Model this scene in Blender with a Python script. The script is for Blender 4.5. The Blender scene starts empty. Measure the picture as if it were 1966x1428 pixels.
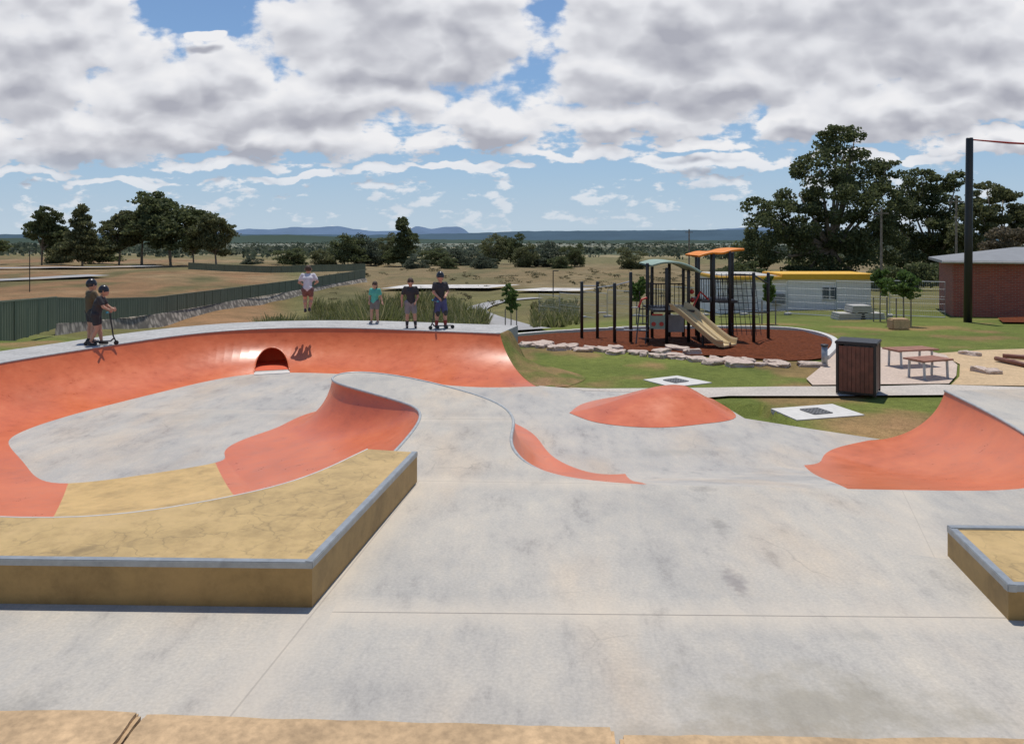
import bpy, bmesh, math, random
import numpy as np
from mathutils import Vector, Matrix, noise
from mathutils.geometry import delaunay_2d_cdt
random.seed(7); rng=np.random.default_rng(7)
F=1450.0; CZ=2.5; HV=455.0; CU=983.0
scene=bpy.context.scene; COL=scene.collection
# ---------------------------------------------------------------- helpers
def gp(u,v,z=0.0):
    d=(CZ-z)*F/(v-HV); return ((u-CU)/F*d,d,z)
def dp(u,v,d): return ((u-CU)/F*d,d,CZ-(v-HV)/F*d)
def nd(nt,t,**k):
    n=nt.nodes.new(t)
    for a,b in k.items(): setattr(n,a,b)
    return n
def new_mat(name):
    m=bpy.data.materials.new(name); m.use_nodes=True; nt=m.node_tree
    b=nt.nodes['Principled BSDF']; return m,nt,b
def ramp(nt,fac,stops):
    r=nd(nt,'ShaderNodeValToRGB'); e=r.color_ramp.elements
    while len(e)<len(stops): e.new(.5)
    for i,(p,c) in enumerate(stops):
        e[i].position=p; e[i].color=(*c,1) if len(c)==3 else c
    nt.links.new(fac,r.inputs[0]); return r.outputs[0]
def mnoise(nt,scale,detail=5,rough=.6,coord='Object',vec=None):
    n=nd(nt,'ShaderNodeTexNoise'); n.inputs['Scale'].default_value=scale
    n.inputs['Detail'].default_value=detail; n.inputs['Roughness'].default_value=rough
    if vec is None:
        t=nd(nt,'ShaderNodeTexCoord'); vec=t.outputs[coord]
    nt.links.new(vec,n.inputs['Vector']); return n.outputs['Fac']
def mul(nt,a,b,f=1.0):
    m=nd(nt,'ShaderNodeMix',data_type='RGBA',blend_type='MULTIPLY'); m.inputs[0].default_value=f
    nt.links.new(a,m.inputs[6]); nt.links.new(b,m.inputs[7]); return m.outputs[2]
def mixc(nt,f,a,b):
    m=nd(nt,'ShaderNodeMix',data_type='RGBA')
    nt.links.new(f,m.inputs[0])
    for s,i in ((a,6),(b,7)):
        if isinstance(s,tuple): m.inputs[i].default_value=(*s,1)
        else: nt.links.new(s,m.inputs[i])
    return m.outputs[2]
def bump(nt,b,h,st=.3,dist=.02):
    n=nd(nt,'ShaderNodeBump'); n.inputs['Strength'].default_value=st; n.inputs['Distance'].default_value=dist
    nt.links.new(h,n.inputs['Height']); nt.links.new(n.outputs[0],b.inputs['Normal'])
def M(name,c,rough=.8,var=.25,scale=6,metal=0,bmp=0,scale2=None,bd=.01,spec=None):
    m,nt,b=new_mat(name)
    lo=tuple(x*(1-var) for x in c); hi=tuple(min(1,x*(1+var)) for x in c)
    n=mnoise(nt,scale,4); col=ramp(nt,n,[(.3,lo),(.7,hi)])
    if scale2:
        n2=mnoise(nt,scale2,3); col=mul(nt,col,ramp(nt,n2,[(.3,(.75,)*3),(.65,(1.08,)*3)]))
    nt.links.new(col,b.inputs['Base Color']); b.inputs['Roughness'].default_value=rough
    b.inputs['Metallic'].default_value=metal
    if spec is not None: b.inputs['Specular IOR Level'].default_value=spec
    if bmp: bump(nt,b,mnoise(nt,scale2 or scale*6,4),bmp,bd)
    return m
WL={}
def finish(o,name,loc):
    WL[o.name]=Vector(loc); return o
def mesh_obj(name,verts,faces,mats,loc=(0,0,0),fm=None,smooth=False):
    v=np.asarray(verts,dtype=float).reshape(-1,3)-np.array(loc)
    me=bpy.data.meshes.new(name); me.from_pydata(v.tolist(),[],[tuple(f) for f in faces])
    for m in (mats if isinstance(mats,(list,tuple)) else [mats]): me.materials.append(m)
    if fm is not None: me.polygons.foreach_set('material_index',fm)
    if smooth: me.polygons.foreach_set('use_smooth',[True]*len(me.polygons))
    me.update(); o=bpy.data.objects.new(name,me); o.location=loc; COL.objects.link(o)
    return finish(o,name,loc)
def empty(name,loc):
    o=bpy.data.objects.new(name,None); o.location=loc; o.empty_display_size=.2; COL.objects.link(o); return finish(o,name,loc)
def par(c,p,label=None):
    c.location=WL[c.name]-WL[p.name]; c.parent=p
    if label: c['label']=label
    return c
def tag(o,label,cat,group=None):
    o['label']=label; o['category']=cat
    if group: o['group']=group
    return o
def struct(o,label=None):
    o['kind']='structure'; return o
class MB:
    def __init__(s): s.v=[]; s.f=[]; s.m=[]
    def add(s,v,f,m=0):
        k=len(s.v); s.v+= [tuple(p) for p in v]; s.f+=[tuple(i+k for i in q) for q in f]; s.m+=[m]*len(f)
    def box(s,c,d,rz=0,m=0,R=None,bev=0):
        hx,hy,hz=d[0]/2,d[1]/2,d[2]/2
        if bev:
            bm=bmesh.new(); bmesh.ops.create_cube(bm,size=1)
            for w in bm.verts: w.co=Vector((w.co.x*d[0],w.co.y*d[1],w.co.z*d[2]))
            bmesh.ops.bevel(bm,geom=bm.edges[:],offset=bev,segments=2,affect='EDGES')
            pts=[w.co.copy() for w in bm.verts]; bm.verts.index_update()
            fs=[tuple(w.index for w in f.verts) for f in bm.faces]; bm.free()
        else:
            pts=[Vector((x,y,z)) for x in(-hx,hx) for y in(-hy,hy) for z in(-hz,hz)]
            fs=[(0,1,3,2),(4,6,7,5),(0,4,5,1),(2,3,7,6),(0,2,6,4),(1,5,7,3)]
        R=R or Matrix.Rotation(rz,3,'Z')
        s.add([R@p+Vector(c) for p in pts],fs,m)
    def tube(s,pts,r,seg=8,m=0,caps=True,sq=0):
        pts=[Vector(p) for p in pts]; n=len(pts)
        if not hasattr(r,'__len__'): r=[r]*n
        k=len(s.v); up=Vector((0,0,1))
        for i,p in enumerate(pts):
            t=(pts[min(i+1,n-1)]-pts[max(i-1,0)])
            if t.length<1e-9: t=Vector((0,0,1))
            t.normalize()
            a=t.cross(up)
            if a.length<.05: a=t.cross(Vector((0,1,0)))
            a.normalize(); b=a.cross(t)
            for j in range(seg):
                an=2*math.pi*j/seg+sq
                s.v.append(tuple(p+a*math.cos(an)*r[i]+b*math.sin(an)*r[i]))
        for i in range(n-1):
            for j in range(seg):
                j2=(j+1)%seg
                s.f.append((k+i*seg+j,k+i*seg+j2,k+(i+1)*seg+j2,k+(i+1)*seg+j)); s.m.append(m)
        if caps:
            s.f.append(tuple(k+j for j in range(seg))[::-1]); s.m.append(m)
            s.f.append(tuple(k+(n-1)*seg+j for j in range(seg))); s.m.append(m)
    def cap(s,a,b,ra,rb,seg=12,m=0):
        a=Vector(a); b=Vector(b); t=b-a
        if t.length<1e-6: t=Vector((0,0,1e-4))
        t.normalize(); pts=[];rr=[]
        for k in range(5):
            an=math.pi/2*(k/4); pts.append(a-t*ra*math.cos(an)); rr.append(max(1e-4,ra*math.sin(an)))
        for k in range(5):
            an=math.pi/2*(k/4); pts.append(b+t*rb*math.sin(an)); rr.append(max(1e-4,rb*math.cos(an)))
        u=t.cross(Vector((0,0,1)))
        if u.length<.05: u=t.cross(Vector((0,1,0)))
        u.normalize(); w=u.cross(t); k0=len(s.v)
        for p,r in zip(pts,rr):
            for j in range(seg):
                an=2*math.pi*j/seg; s.v.append(tuple(p+u*math.cos(an)*r+w*math.sin(an)*r))
        for i in range(len(pts)-1):
            for j in range(seg):
                j2=(j+1)%seg; s.f.append((k0+i*seg+j,k0+i*seg+j2,k0+(i+1)*seg+j2,k0+(i+1)*seg+j)); s.m.append(m)
        s.f.append(tuple(k0+j for j in range(seg))[::-1]); s.m.append(m)
        s.f.append(tuple(k0+(len(pts)-1)*seg+j for j in range(seg))); s.m.append(m)
    def ell(s,c,r,m=0,seg=16,rings=10,R=None):
        c=Vector(c); k=len(s.v)
        for i in range(rings+1):
            ph=math.pi*i/rings
            for j in range(seg):
                an=2*math.pi*j/seg
                p=Vector((math.sin(ph)*math.cos(an)*r[0],math.sin(ph)*math.sin(an)*r[1],math.cos(ph)*r[2]))
                if R: p=R@p
                s.v.append(tuple(c+p))
        for i in range(rings):
            for j in range(seg):
                j2=(j+1)%seg; s.f.append((k+i*seg+j,k+(i+1)*seg+j,k+(i+1)*seg+j2,k+i*seg+j2)); s.m.append(m)
    def obj(s,name,mats,loc=(0,0,0),smooth=False):
        return mesh_obj(name,s.v,s.f,mats,loc,s.m,smooth)
def crom(P,n=6):
    P=np.array(P,float); out=[]
    for i in range(len(P)-1):
        p0=P[max(i-1,0)];p1=P[i];p2=P[i+1];p3=P[min(i+2,len(P)-1)]
        for k in range(n):
            t=k/n
            out.append(.5*((2*p1)+(-p0+p2)*t+(2*p0-5*p1+4*p2-p3)*t*t+(-p0+3*p1-3*p2+p3)*t**3))
    out.append(P[-1]); return np.array(out)
def inside(x,y,poly):
    c=False; n=len(poly); j=n-1
    for i in range(n):
        xi,yi=poly[i][0],poly[i][1]; xj,yj=poly[j][0],poly[j][1]
        if (yi>y)!=(yj>y) and x<(xj-xi)*(y-yi)/(yj-yi)+xi: c=not c
        j=i
    return c
def inside_np(X,Y,poly):
    c=np.zeros(X.shape,bool); n=len(poly); j=n-1
    for i in range(n):
        xi,yi=poly[i][0],poly[i][1]; xj,yj=poly[j][0],poly[j][1]
        if yi!=yj:
            t=((yi>Y)!=(yj>Y))&(X<(xj-xi)*(Y-yi)/(yj-yi)+xi); c^=t
        j=i
    return c
def sheet(name,poly,zf,mat,step=None):
    vs=[Vector((p[0],p[1])) for p in poly]; n=len(vs)
    edges=[(i,(i+1)%n) for i in range(n)]
    if step:
        xs=[p[0] for p in poly]; ys=[p[1] for p in poly]
        x=min(xs)
        while x<max(xs):
            y=min(ys)
            while y<max(ys):
                if inside(x,y,poly): vs.append(Vector((x+.01*random.random(),y+.01*random.random())))
                y+=step
            x+=step
    r=delaunay_2d_cdt(vs,edges,[list(range(n))],1,1e-5)
    V=[(p.x,p.y,zf(p.x,p.y) if callable(zf) else zf) for p in r[0]]
    fs=[]
    for f in r[2]:
        a,b,c=[r[0][i] for i in f[:3]]
        ar=(b.x-a.x)*(c.y-a.y)-(b.y-a.y)*(c.x-a.x)
        fs.append(tuple(f) if ar>0 else tuple(f[::-1]))
    return mesh_obj(name,V,fs,mat)
# ---------------------------------------------------------------- materials
def concrete_mat(name,base=(.485,.45,.395),lines=(),blobs=()):
    m,nt,b=new_mat(name)
    tc=nd(nt,'ShaderNodeTexCoord'); mp=nd(nt,'ShaderNodeMapping'); nt.links.new(tc.outputs['Object'],mp.inputs[0])
    mp.inputs['Rotation'].default_value=(0,0,.25); mp.inputs['Scale'].default_value=(1,.4,1)
    n1=mnoise(nt,.55,6,.62,vec=tc.outputs['Object'])
    n2=mnoise(nt,3.0,9,.76,vec=mp.outputs[0])
    n3=mnoise(nt,45,2,.6,vec=tc.outputs['Object'])
    w=(base[0]*1.07,base[1]*1.06,base[2]*1.04)
    c=ramp(nt,n1,[(.36,(base[0]*.88,base[1]*.89,base[2]*.91)),(.5,base),(.62,w)])
    c=mul(nt,c,ramp(nt,n2,[(.3,(.66,.66,.68)),(.43,(.92,.92,.93)),(.5,(.99,.985,.98)),(.58,(1.04,1.02,.995)),(.7,(1.17,1.13,1.07))]))
    c=mul(nt,c,ramp(nt,n3,[(.3,(.90,.90,.90)),(.7,(1.07,1.07,1.07))]))
    n4=mnoise(nt,.8,3,.5,vec=mp.outputs[0])
    c=mul(nt,c,ramp(nt,n4,[(.38,(.97,.985,1.0)),(.52,(1,1,1)),(.66,(1.06,.98,.90))]))
    vm=nd(nt,'ShaderNodeVectorMath',operation='MULTIPLY_ADD'); 
    nz=nd(nt,'ShaderNodeTexNoise'); nz.inputs['Scale'].default_value=1.3; nz.inputs['Detail'].default_value=4
    nt.links.new(tc.outputs['Object'],nz.inputs['Vector'])
    nt.links.new(nz.outputs['Color'],vm.inputs[0]); vm.inputs[1].default_value=(.9,.9,0)
    nt.links.new(tc.outputs['Object'],vm.inputs[2])
    vo=nd(nt,'ShaderNodeTexVoronoi',feature='DISTANCE_TO_EDGE'); vo.inputs['Scale'].default_value=.9; nt.links.new(vm.outputs[0],vo.inputs['Vector'])
    ck=ramp(nt,vo.outputs['Distance'],[(0,(1,1,1)),(.007,(0,0,0))])
    msk=ramp(nt,n4,[(.52,(0,0,0)),(.62,(.45,.45,.45))])
    c=mixc(nt,mul(nt,ck,msk),c,tuple(x*.45 for x in base))
    geo=tc.outputs['Object']
    for (nx,ny,cc,wd,x0,x1,st) in lines:
        dt=nd(nt,'ShaderNodeVectorMath',operation='DOT_PRODUCT'); nt.links.new(geo,dt.inputs[0]); dt.inputs[1].default_value=(nx,ny,0)
        s1=nd(nt,'ShaderNodeMath',operation='SUBTRACT'); nt.links.new(dt.outputs['Value'],s1.inputs[0]); s1.inputs[1].default_value=cc
        ab=nd(nt,'ShaderNodeMath',operation='ABSOLUTE'); nt.links.new(s1.outputs[0],ab.inputs[0])
        l1=ramp(nt,ab.outputs[0],[(0,(1,1,1)),(wd,(1,1,1)),(wd*1.6,(0,0,0))])
        d2=nd(nt,'ShaderNodeVectorMath',operation='DOT_PRODUCT'); nt.links.new(geo,d2.inputs[0]); d2.inputs[1].default_value=(-ny,nx,0)
        mr=nd(nt,'ShaderNodeMath',operation='COMPARE'); nt.links.new(d2.outputs['Value'],mr.inputs[0]); mr.inputs[1].default_value=(x0+x1)/2; mr.inputs[2].default_value=abs(x1-x0)/2
        ml=nd(nt,'ShaderNodeMath',operation='MULTIPLY'); nt.links.new(l1,ml.inputs[0]); nt.links.new(mr.outputs[0],ml.inputs[1])
        m3=nd(nt,'ShaderNodeMath',operation='MULTIPLY'); nt.links.new(ml.outputs[0],m3.inputs[0]); m3.inputs[1].default_value=st
        l2=ramp(nt,ab.outputs[0],[(0,(1,1,1)),(.25,(0,0,0))])
        m4=nd(nt,'ShaderNodeMath',operation='MULTIPLY'); nt.links.new(l2,m4.inputs[0]); nt.links.new(n2,m4.inputs[1])
        m5=nd(nt,'ShaderNodeMath',operation='MULTIPLY'); nt.links.new(m4.outputs[0],m5.inputs[0]); nt.links.new(mr.outputs[0],m5.inputs[1])
        c=mixc(nt,m5.outputs[0],c,(base[0]*1.28,base[1]*1.2,base[2]*1.1))
        c=mixc(nt,m3.outputs[0],c,(.14,.13,.12))
    bn={}
    for (x,y,rx,ry,st,tint) in blobs:
        s1=nd(nt,'ShaderNodeVectorMath',operation='SUBTRACT'); nt.links.new(geo,s1.inputs[0]); s1.inputs[1].default_value=(x,y,0)
        s2=nd(nt,'ShaderNodeVectorMath',operation='MULTIPLY'); nt.links.new(s1.outputs[0],s2.inputs[0]); s2.inputs[1].default_value=(1/rx,1/ry,0)
        ln=nd(nt,'ShaderNodeVectorMath',operation='LENGTH'); nt.links.new(s2.outputs[0],ln.inputs[0])
        key=rx>.3
        if key not in bn: bn[key]=mnoise(nt,3.0 if key else 12,5,.7,vec=geo)
        ad=nd(nt,'ShaderNodeMath',operation='MULTIPLY_ADD'); nt.links.new(bn[key],ad.inputs[0]); ad.inputs[1].default_value=2.2; nt.links.new(ln.outputs['Value'],ad.inputs[2])
        mr=nd(nt,'ShaderNodeMapRange'); nt.links.new(ad.outputs[0],mr.inputs[0]); mr.inputs[1].default_value=1.3; mr.inputs[2].default_value=2.0; mr.inputs[3].default_value=st; mr.inputs[4].default_value=0
        c=mixc(nt,mr.outputs[0],c,tint)
    nt.links.new(c,b.inputs['Base Color']); b.inputs['Roughness'].default_value=.8; b.inputs['Specular IOR Level'].default_value=.2
    bump(nt,b,n3,.1,.004)
    return m
def ln_through(p,q,wd=.006,st=.75):
    d=Vector((q[0]-p[0],q[1]-p[1])).normalized(); n=(-d.y,d.x)
    cc=n[0]*p[0]+n[1]*p[1]
    a=-n[1]*p[0]+n[0]*p[1]; b=-n[1]*q[0]+n[0]*q[1]
    return (n[0],n[1],cc,wd,min(a,b),max(a,b),st)
m_deck=concrete_mat('deck_concrete',lines=[ln_through((-1.2,5.04),(9,4.86),.005,.6),ln_through((-.95,7.75),(-1.6,3.0),.004,.3),ln_through((-1.35,10.4),(.1,10.35),.005,.7),ln_through((3.85,7.45),(3.3,5.9),.003,.25),ln_through((-1.0,7.75),(1.2,7.65),.004,.3)],
   blobs=[(1.7,4.05,1.1,.42,.6,(.29,.26,.20)),(.9,3.75,.9,.2,.5,(.33,.28,.21)),(1.8,6.55,.10,.27,.6,(.25,.235,.215)),(1.62,5.5,.10,.34,.65,(.24,.215,.205)),(1.9,7.5,.18,.12,.5,(.25,.23,.21)),(2.2,4.75,.15,.1,.3,(.28,.27,.24)),(-2.6,3.9,.3,.4,.4,(.23,.22,.2)),(3.6,4.2,.5,.5,.25,(.30,.29,.26))])
m_floor=concrete_mat('bowl_floor_concrete',base=(.46,.435,.395),lines=[ln_through((-7.6,14.4),(-3.6,14.2),.006,.5)],
   blobs=[(-5.5,14.0,1.2,1.0,.35,(.36,.35,.32)),(2.4,11.6,.9,.3,.4,(.31,.30,.27)),(3.4,12.4,.6,.5,.35,(.33,.31,.29))])
m_path=M('path_concrete',(.56,.44,.35),.85,.08,1.2,scale2=20)
m_back=M('back_deck_concrete',(.43,.42,.40),.8,.12,1.5,scale2=14)
def orange_mat(name,base):
    m,nt,b=new_mat(name)
    tc=nd(nt,'ShaderNodeTexCoord'); mp=nd(nt,'ShaderNodeMapping'); nt.links.new(tc.outputs['Object'],mp.inputs[0]); mp.inputs['Scale'].default_value=(1,1,2.2)
    n1=mnoise(nt,.8,6,.62,vec=tc.outputs['Object']); n2=mnoise(nt,3.5,7,.72,vec=mp.outputs[0])
    c=ramp(nt,n1,[(.33,tuple(x*.86 for x in base)),(.5,base),(.68,(base[0]*1.07,base[1]*1.18,base[2]*1.25))])
    c=mul(nt,c,ramp(nt,n2,[(.28,(.82,.77,.75)),(.46,(.98,.97,.96)),(.55,(1.02,1.02,1.02)),(.7,(1.06,1.16,1.2))]))
    nt.links.new(c,b.inputs['Base Color'])
    r=ramp(nt,n2,[(.3,(.26,)*3),(.7,(.38,)*3)]); nt.links.new(r,b.inputs['Roughness'])
    b.inputs['Specular IOR Level'].default_value=.48
    bump(nt,b,n2,.08,.009); return m
m_orange=orange_mat('orange_concrete',(.62,.148,.052))
def sand_mat(name,base,crack=.0,rough=.6):
    m,nt,b=new_mat(name); tc=nd(nt,'ShaderNodeTexCoord')
    n1=mnoise(nt,1.4,6,.68,vec=tc.outputs['Object']); n2=mnoise(nt,4,7,.74,vec=tc.outputs['Object'])
    c=ramp(nt,n1,[(.35,tuple(x*.76 for x in base)),(.5,base),(.68,(base[0]*1.08,base[1]*1.08,base[2]*1.15))])
    c=mul(nt,c,ramp(nt,n2,[(.3,(.74,.72,.68)),(.5,(.97,.97,.97)),(.6,(1.04,1.04,1.04))]))
    if crack:
        nz=nd(nt,'ShaderNodeTexNoise'); nz.inputs['Scale'].default_value=2.5; nz.inputs['Detail'].default_value=6; nt.links.new(tc.outputs['Object'],nz.inputs['Vector'])
        vm=nd(nt,'ShaderNodeVectorMath',operation='MULTIPLY_ADD'); nt.links.new(nz.outputs['Color'],vm.inputs[0]); vm.inputs[1].default_value=(.6,.6,0); nt.links.new(tc.outputs['Object'],vm.inputs[2])
        vo=nd(nt,'ShaderNodeTexVoronoi',feature='DISTANCE_TO_EDGE'); vo.inputs['Scale'].default_value=3.6; nt.links.new(vm.outputs[0],vo.inputs['Vector'])
        ck=ramp(nt,vo.outputs['Distance'],[(0,(1,1,1)),(.03,(0,0,0))])
        mk=ramp(nt,n1,[(.46,(crack,)*3),(.58,(0,0,0))])
        c=mixc(nt,mul(nt,ck,mk),c,tuple(x*.42 for x in base))
    nt.links.new(c,b.inputs['Base Color']); b.inputs['Roughness'].default_value=rough; bump(nt,b,n2,.1,.004); return m
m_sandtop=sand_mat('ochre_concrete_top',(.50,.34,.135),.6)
m_sandside=sand_mat('ochre_concrete_side_shaded',(.40,.245,.08),0)  # same ochre as the ledge top, shade of the upright faces darkened into it
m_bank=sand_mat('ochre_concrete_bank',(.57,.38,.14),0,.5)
m_steel=M('galvanised_steel',(.34,.36,.37),.42,.15,12,metal=.55)
m_coping=M('coping_steel',(.42,.43,.42),.5,.15,9,metal=.3)
m_stone=M('sandstone',(.53,.36,.20),.85,.2,3,bmp=.4,scale2=22,bd=.015)
m_rock=M('pale_rock',(.58,.46,.38),.9,.25,2.5,bmp=.5,scale2=9,bd=.04)
m_black=M('black_powdercoat',(.018,.018,.02),.45,.1)
m_mulch=M('bark_mulch',(.155,.045,.018),.95,.45,10,bmp=1,scale2=26,bd=.05,spec=.1)
m_sand=M('sand',(.56,.40,.23),.95,.12,3,bmp=.3,scale2=20)
m_white=M('white_wall_paint',(.82,.81,.78),.7,.04,2)
m_yellow=M('yellow_fascia',(.75,.42,.03),.6,.08,3)
m_dark=M('dark_void',(.03,.03,.035),.5,.1)
m_glass=M('window_glass',(.08,.10,.12),.1,.1)
m_kerb=M('kerb_concrete',(.45,.43,.39),.8,.12,5)
m_kerb2=M('pale_concrete',(.60,.58,.54),.8,.1,6)
m_timber=M('timber_slats',(.17,.062,.038),.55,.3,7)
m_slide=M('slide_plastic',(.60,.46,.25),.35,.06,4)
m_orangeroof=M('orange_roof',(.80,.24,.01),.45,.06,4)
m_greenroof=M('green_roof',(.26,.36,.29),.5,.08,4)
m_fence=M('green_fence_sheet',(.13,.155,.10),.6,.12,.6)
m_fpost=M('fence_post',(.15,.175,.12),.6,.1)
m_bark=M('bark',(.24,.20,.155),.9,.4,5,bmp=.5,scale2=20)
m_red=M('red_plastic',(.45,.03,.02),.4,.05)
m_iron=M('grate_iron',(.16,.16,.16),.6,.2,20)
m_galv2=M('fence_wire',(.45,.47,.48),.5,.1,metal=.3)
m_rub=M('rubber',(.015,.015,.015),.7,.1)
m_brick,nt,b=new_mat('red_brick'); tc=nd(nt,'ShaderNodeTexCoord'); bk=nd(nt,'ShaderNodeTexBrick'); mp=nd(nt,'ShaderNodeMapping'); mp.inputs['Rotation'].default_value=(math.pi/2,0,0)
nt.links.new(tc.outputs['Object'],mp.inputs[0]); nt.links.new(mp.outputs[0],bk.inputs['Vector']); bk.inputs['Scale'].default_value=1
bk.inputs['Color1'].default_value=(.38,.095,.06,1); bk.inputs['Color2'].default_value=(.27,.07,.05,1); bk.inputs['Mortar'].default_value=(.28,.2,.15,1)
bk.inputs['Brick Width'].default_value=.24; bk.inputs['Row Height'].default_value=.086; bk.inputs['Mortar Size'].default_value=.008
nt.links.new(bk.outputs['Color'],b.inputs['Base Color']); b.inputs['Roughness'].default_value=.9
def leaf_mat(name,c1,c2,tr=.45):
    m,nt,b=new_mat(name); g=nd(nt,'ShaderNodeNewGeometry')
    c=ramp(nt,g.outputs['Random Per Island'],[(0,tuple(x*.7 for x in c1)),(.6,c1),(1,c2)])
    nt.links.new(c,b.inputs['Base Color']); b.inputs['Roughness'].default_value=.6; b.inputs['Specular IOR Level'].default_value=.2
    t=nd(nt,'ShaderNodeBsdfTranslucent'); nt.links.new(c,t.inputs['Color']); mx=nd(nt,'ShaderNodeMixShader'); mx.inputs[0].default_value=tr
    nt.links.new(b.outputs[0],mx.inputs[1]); nt.links.new(t.outputs[0],mx.inputs[2]); nt.links.new(mx.outputs[0],nt.nodes['Material Output'].inputs[0])
    return m
m_leaf=leaf_mat('gum_foliage',(.15,.165,.075),(.24,.24,.12))
m_leafd=leaf_mat('dark_foliage',(.115,.14,.060),(.20,.215,.10))
m_leafy=leaf_mat('young_foliage',(.11,.18,.045),(.18,.25,.08))
m_reed=leaf_mat('reed_foliage',(.15,.165,.06),(.33,.29,.15))
m_far=leaf_mat('far_foliage',(.10,.125,.085),(.15,.165,.11))  # leaf colour carries a painted distance haze
m_scrub=leaf_mat('scrub_foliage',(.17,.155,.08),(.27,.22,.13))
# ---------------------------------------------------------------- terrain
AC=np.array([-1.0,-.6,-.45,-.3,-.18,0,.15,.35,.7])
DR=np.array([15,22,30,45,70,100,150,250,400,1000,3000,12000.])
tail=[-15,-25,-45]
TT=np.array([
 [0,-.6,-1.8,-3,-4.2,-4.5,-4,-4.6,-7]+tail,
 [0,-.5,-1.9,-3.3,-4.6,-4.4,-3.9,-4.6,-7]+tail,
 [0,-.5,-2.2,-4.2,-6.0,-4.9,-4.1,-4.9,-8]+tail,
 [0,-.3,-2.2,-4,-6.0,-6.9,-5,-5.6,-8.5]+tail,
 [0,-.1,-2,-3.6,-5,-6,-6,-6.5,-9]+tail,
 [-.84,-.8,-1.3,-3,-4.4,-5,-6,-7,-9]+tail,
 [-.84,-.9,-1.1,-2.4,-3.6,-4.6,-5.6,-7,-9]+tail,
 [-.84,-.9,-1.1,-1.9,-2.6,-3.4,-4.5,-7,-9]+tail,
 [-.84,-.9,-1.1,-1.6,-2.4,-3.2,-4.5,-7,-9]+tail])
LD=np.log(DR)
def Hn(X,Y):
    X=np.asarray(X,float); Y=np.asarray(Y,float)
    d=np.maximum(Y,15.); r=np.sqrt(X*X+Y*Y); d=np.where(Y<15,np.maximum(15,r*.85),d)
    a=np.clip(X/np.maximum(d,1),-1,.7)
    ai=np.clip(np.searchsorted(AC,a)-1,0,len(AC)-2); at=(a-AC[ai])/(AC[ai+1]-AC[ai])
    l=np.clip(np.log(d),LD[0],LD[-1]); di=np.clip(np.searchsorted(LD,l)-1,0,len(LD)-2); dt=(l-LD[di])/(LD[di+1]-LD[di])
    return (TT[ai,di]*(1-at)+TT[ai+1,di]*at)*(1-dt)+(TT[ai,di+1]*(1-at)+TT[ai+1,di+1]*at)*dt
def H(x,y): return float(Hn(np.array([x]),np.array([y]))[0])
# ---------------------------------------------------------------- skate park walls
A=[(-.3,18.8,.1,.54,16.7,68),(-1.4,19.1,.1,-.93,16.4,68),(-2.45,19.4,.1,-2.7,17.6,70),(-3.9,19.9,.1,-4.1,18.25,74),(-5.3,20.05,.1,-5.3,18.45,74),
 (-6.6,19.85,.1,-6.45,18.25,74),(-7.7,19.1,.1,-7.05,17.2,72),(-8.4,18.0,.1,-7.4,16.3,70),(-8.96,16.6,.1,-7.8,15.2,68),(-9.5,15.3,.1,-8.15,14.2,66),
 (-9.9,14.0,.1,-8.35,13.2,66),(-10,12.3,.1,-8.3,12.4,60),(-9.6,10.3,.1,-7.94,11.9,55),(-8.2,7.8,.05,-7.08,11.0,45),(-6.2,6.3,0,-6.6,10.4,36),(-3.55,5.80,0,-6.02,9.95,34)]
Y=[A[-1],(-2.75,6.15,0,-5.05,10.52,34),(-2.05,6.66,0,-4.15,11.1,38)]
B=[Y[-1],(-1.75,7.2,0,-4.36,11.42,50),(-1.48,7.9,0,-4.46,11.72,60),(-1.34,8.95,0,-4.46,12.0,68),(-1.24,10.1,0,-4.40,12.27,74),(-1.29,10.98,0,-4.32,12.5,77),
 (-1.75,11.55,0,-4.23,12.7,78),(-2.4,12.25,0,-4.14,12.9,78),(-2.96,12.85,0,-4.06,13.12,78),(-3.24,13.35,0,-4.0,13.45,78),(-3.16,13.85,0,-3.85,14.3,78),(-2.8,14.05,0,-3.0,15.1,76),
 (-2.0,13.6,0,-1.6,15.0,70),(-1.17,12.75,0,-.4,14.2,70),(-.18,11.5,0,.36,12.9,70),(.086,10.36,0,.48,12.0,70),(-.06,9.3,0,.58,11.4,66),(.08,8.43,0,.78,10.95,52),(.42,7.95,0,1.05,10.6,38),(.85,7.74,0,1.28,10.5,28),(1.35,7.62,0,1.52,10.5,20)]
G=[B[-1],(1.9,7.6,0,2.1,10.7,20),(2.6,7.55,0,3.3,10.85,20),(3.3,7.5,0,4.38,10.9,20)]
D=[G[-1],(4.2,7.45,0,4.56,11.12,24),(5.2,7.42,0,4.68,11.38,32),(6.05,8.1,0,4.88,11.66,50),(6.58,9.7,0,5.16,11.9,70),(6.85,11.0,0,5.5,12.1,78),(7.05,12.3,0,5.8,12.27,80)]
FZ=-.8
n=6
def resample(P,n,passes=5):
    P=np.array(P,float); out=[]
    for i in range(len(P)-1):
        for k in range(n): out.append(P[i]+(P[i+1]-P[i])*k/n)
    out.append(P[-1]); Q=np.array(out)
    for _ in range(passes):
        R_=Q.copy(); R_[1:-1]=.25*Q[:-2]+.5*Q[1:-1]+.25*Q[2:]; Q=R_
    return Q
full=resample(A+Y[1:]+B[1:]+G[1:]+D[1:],n,14)
def seg_slice(i0,i1): return full[i0*n:i1*n+1]
iA=len(A)-1; iY=iA+len(Y)-1; iB=iY+len(B)-1; iG=iB+len(G)-1; iD=iG+len(D)-1
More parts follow.
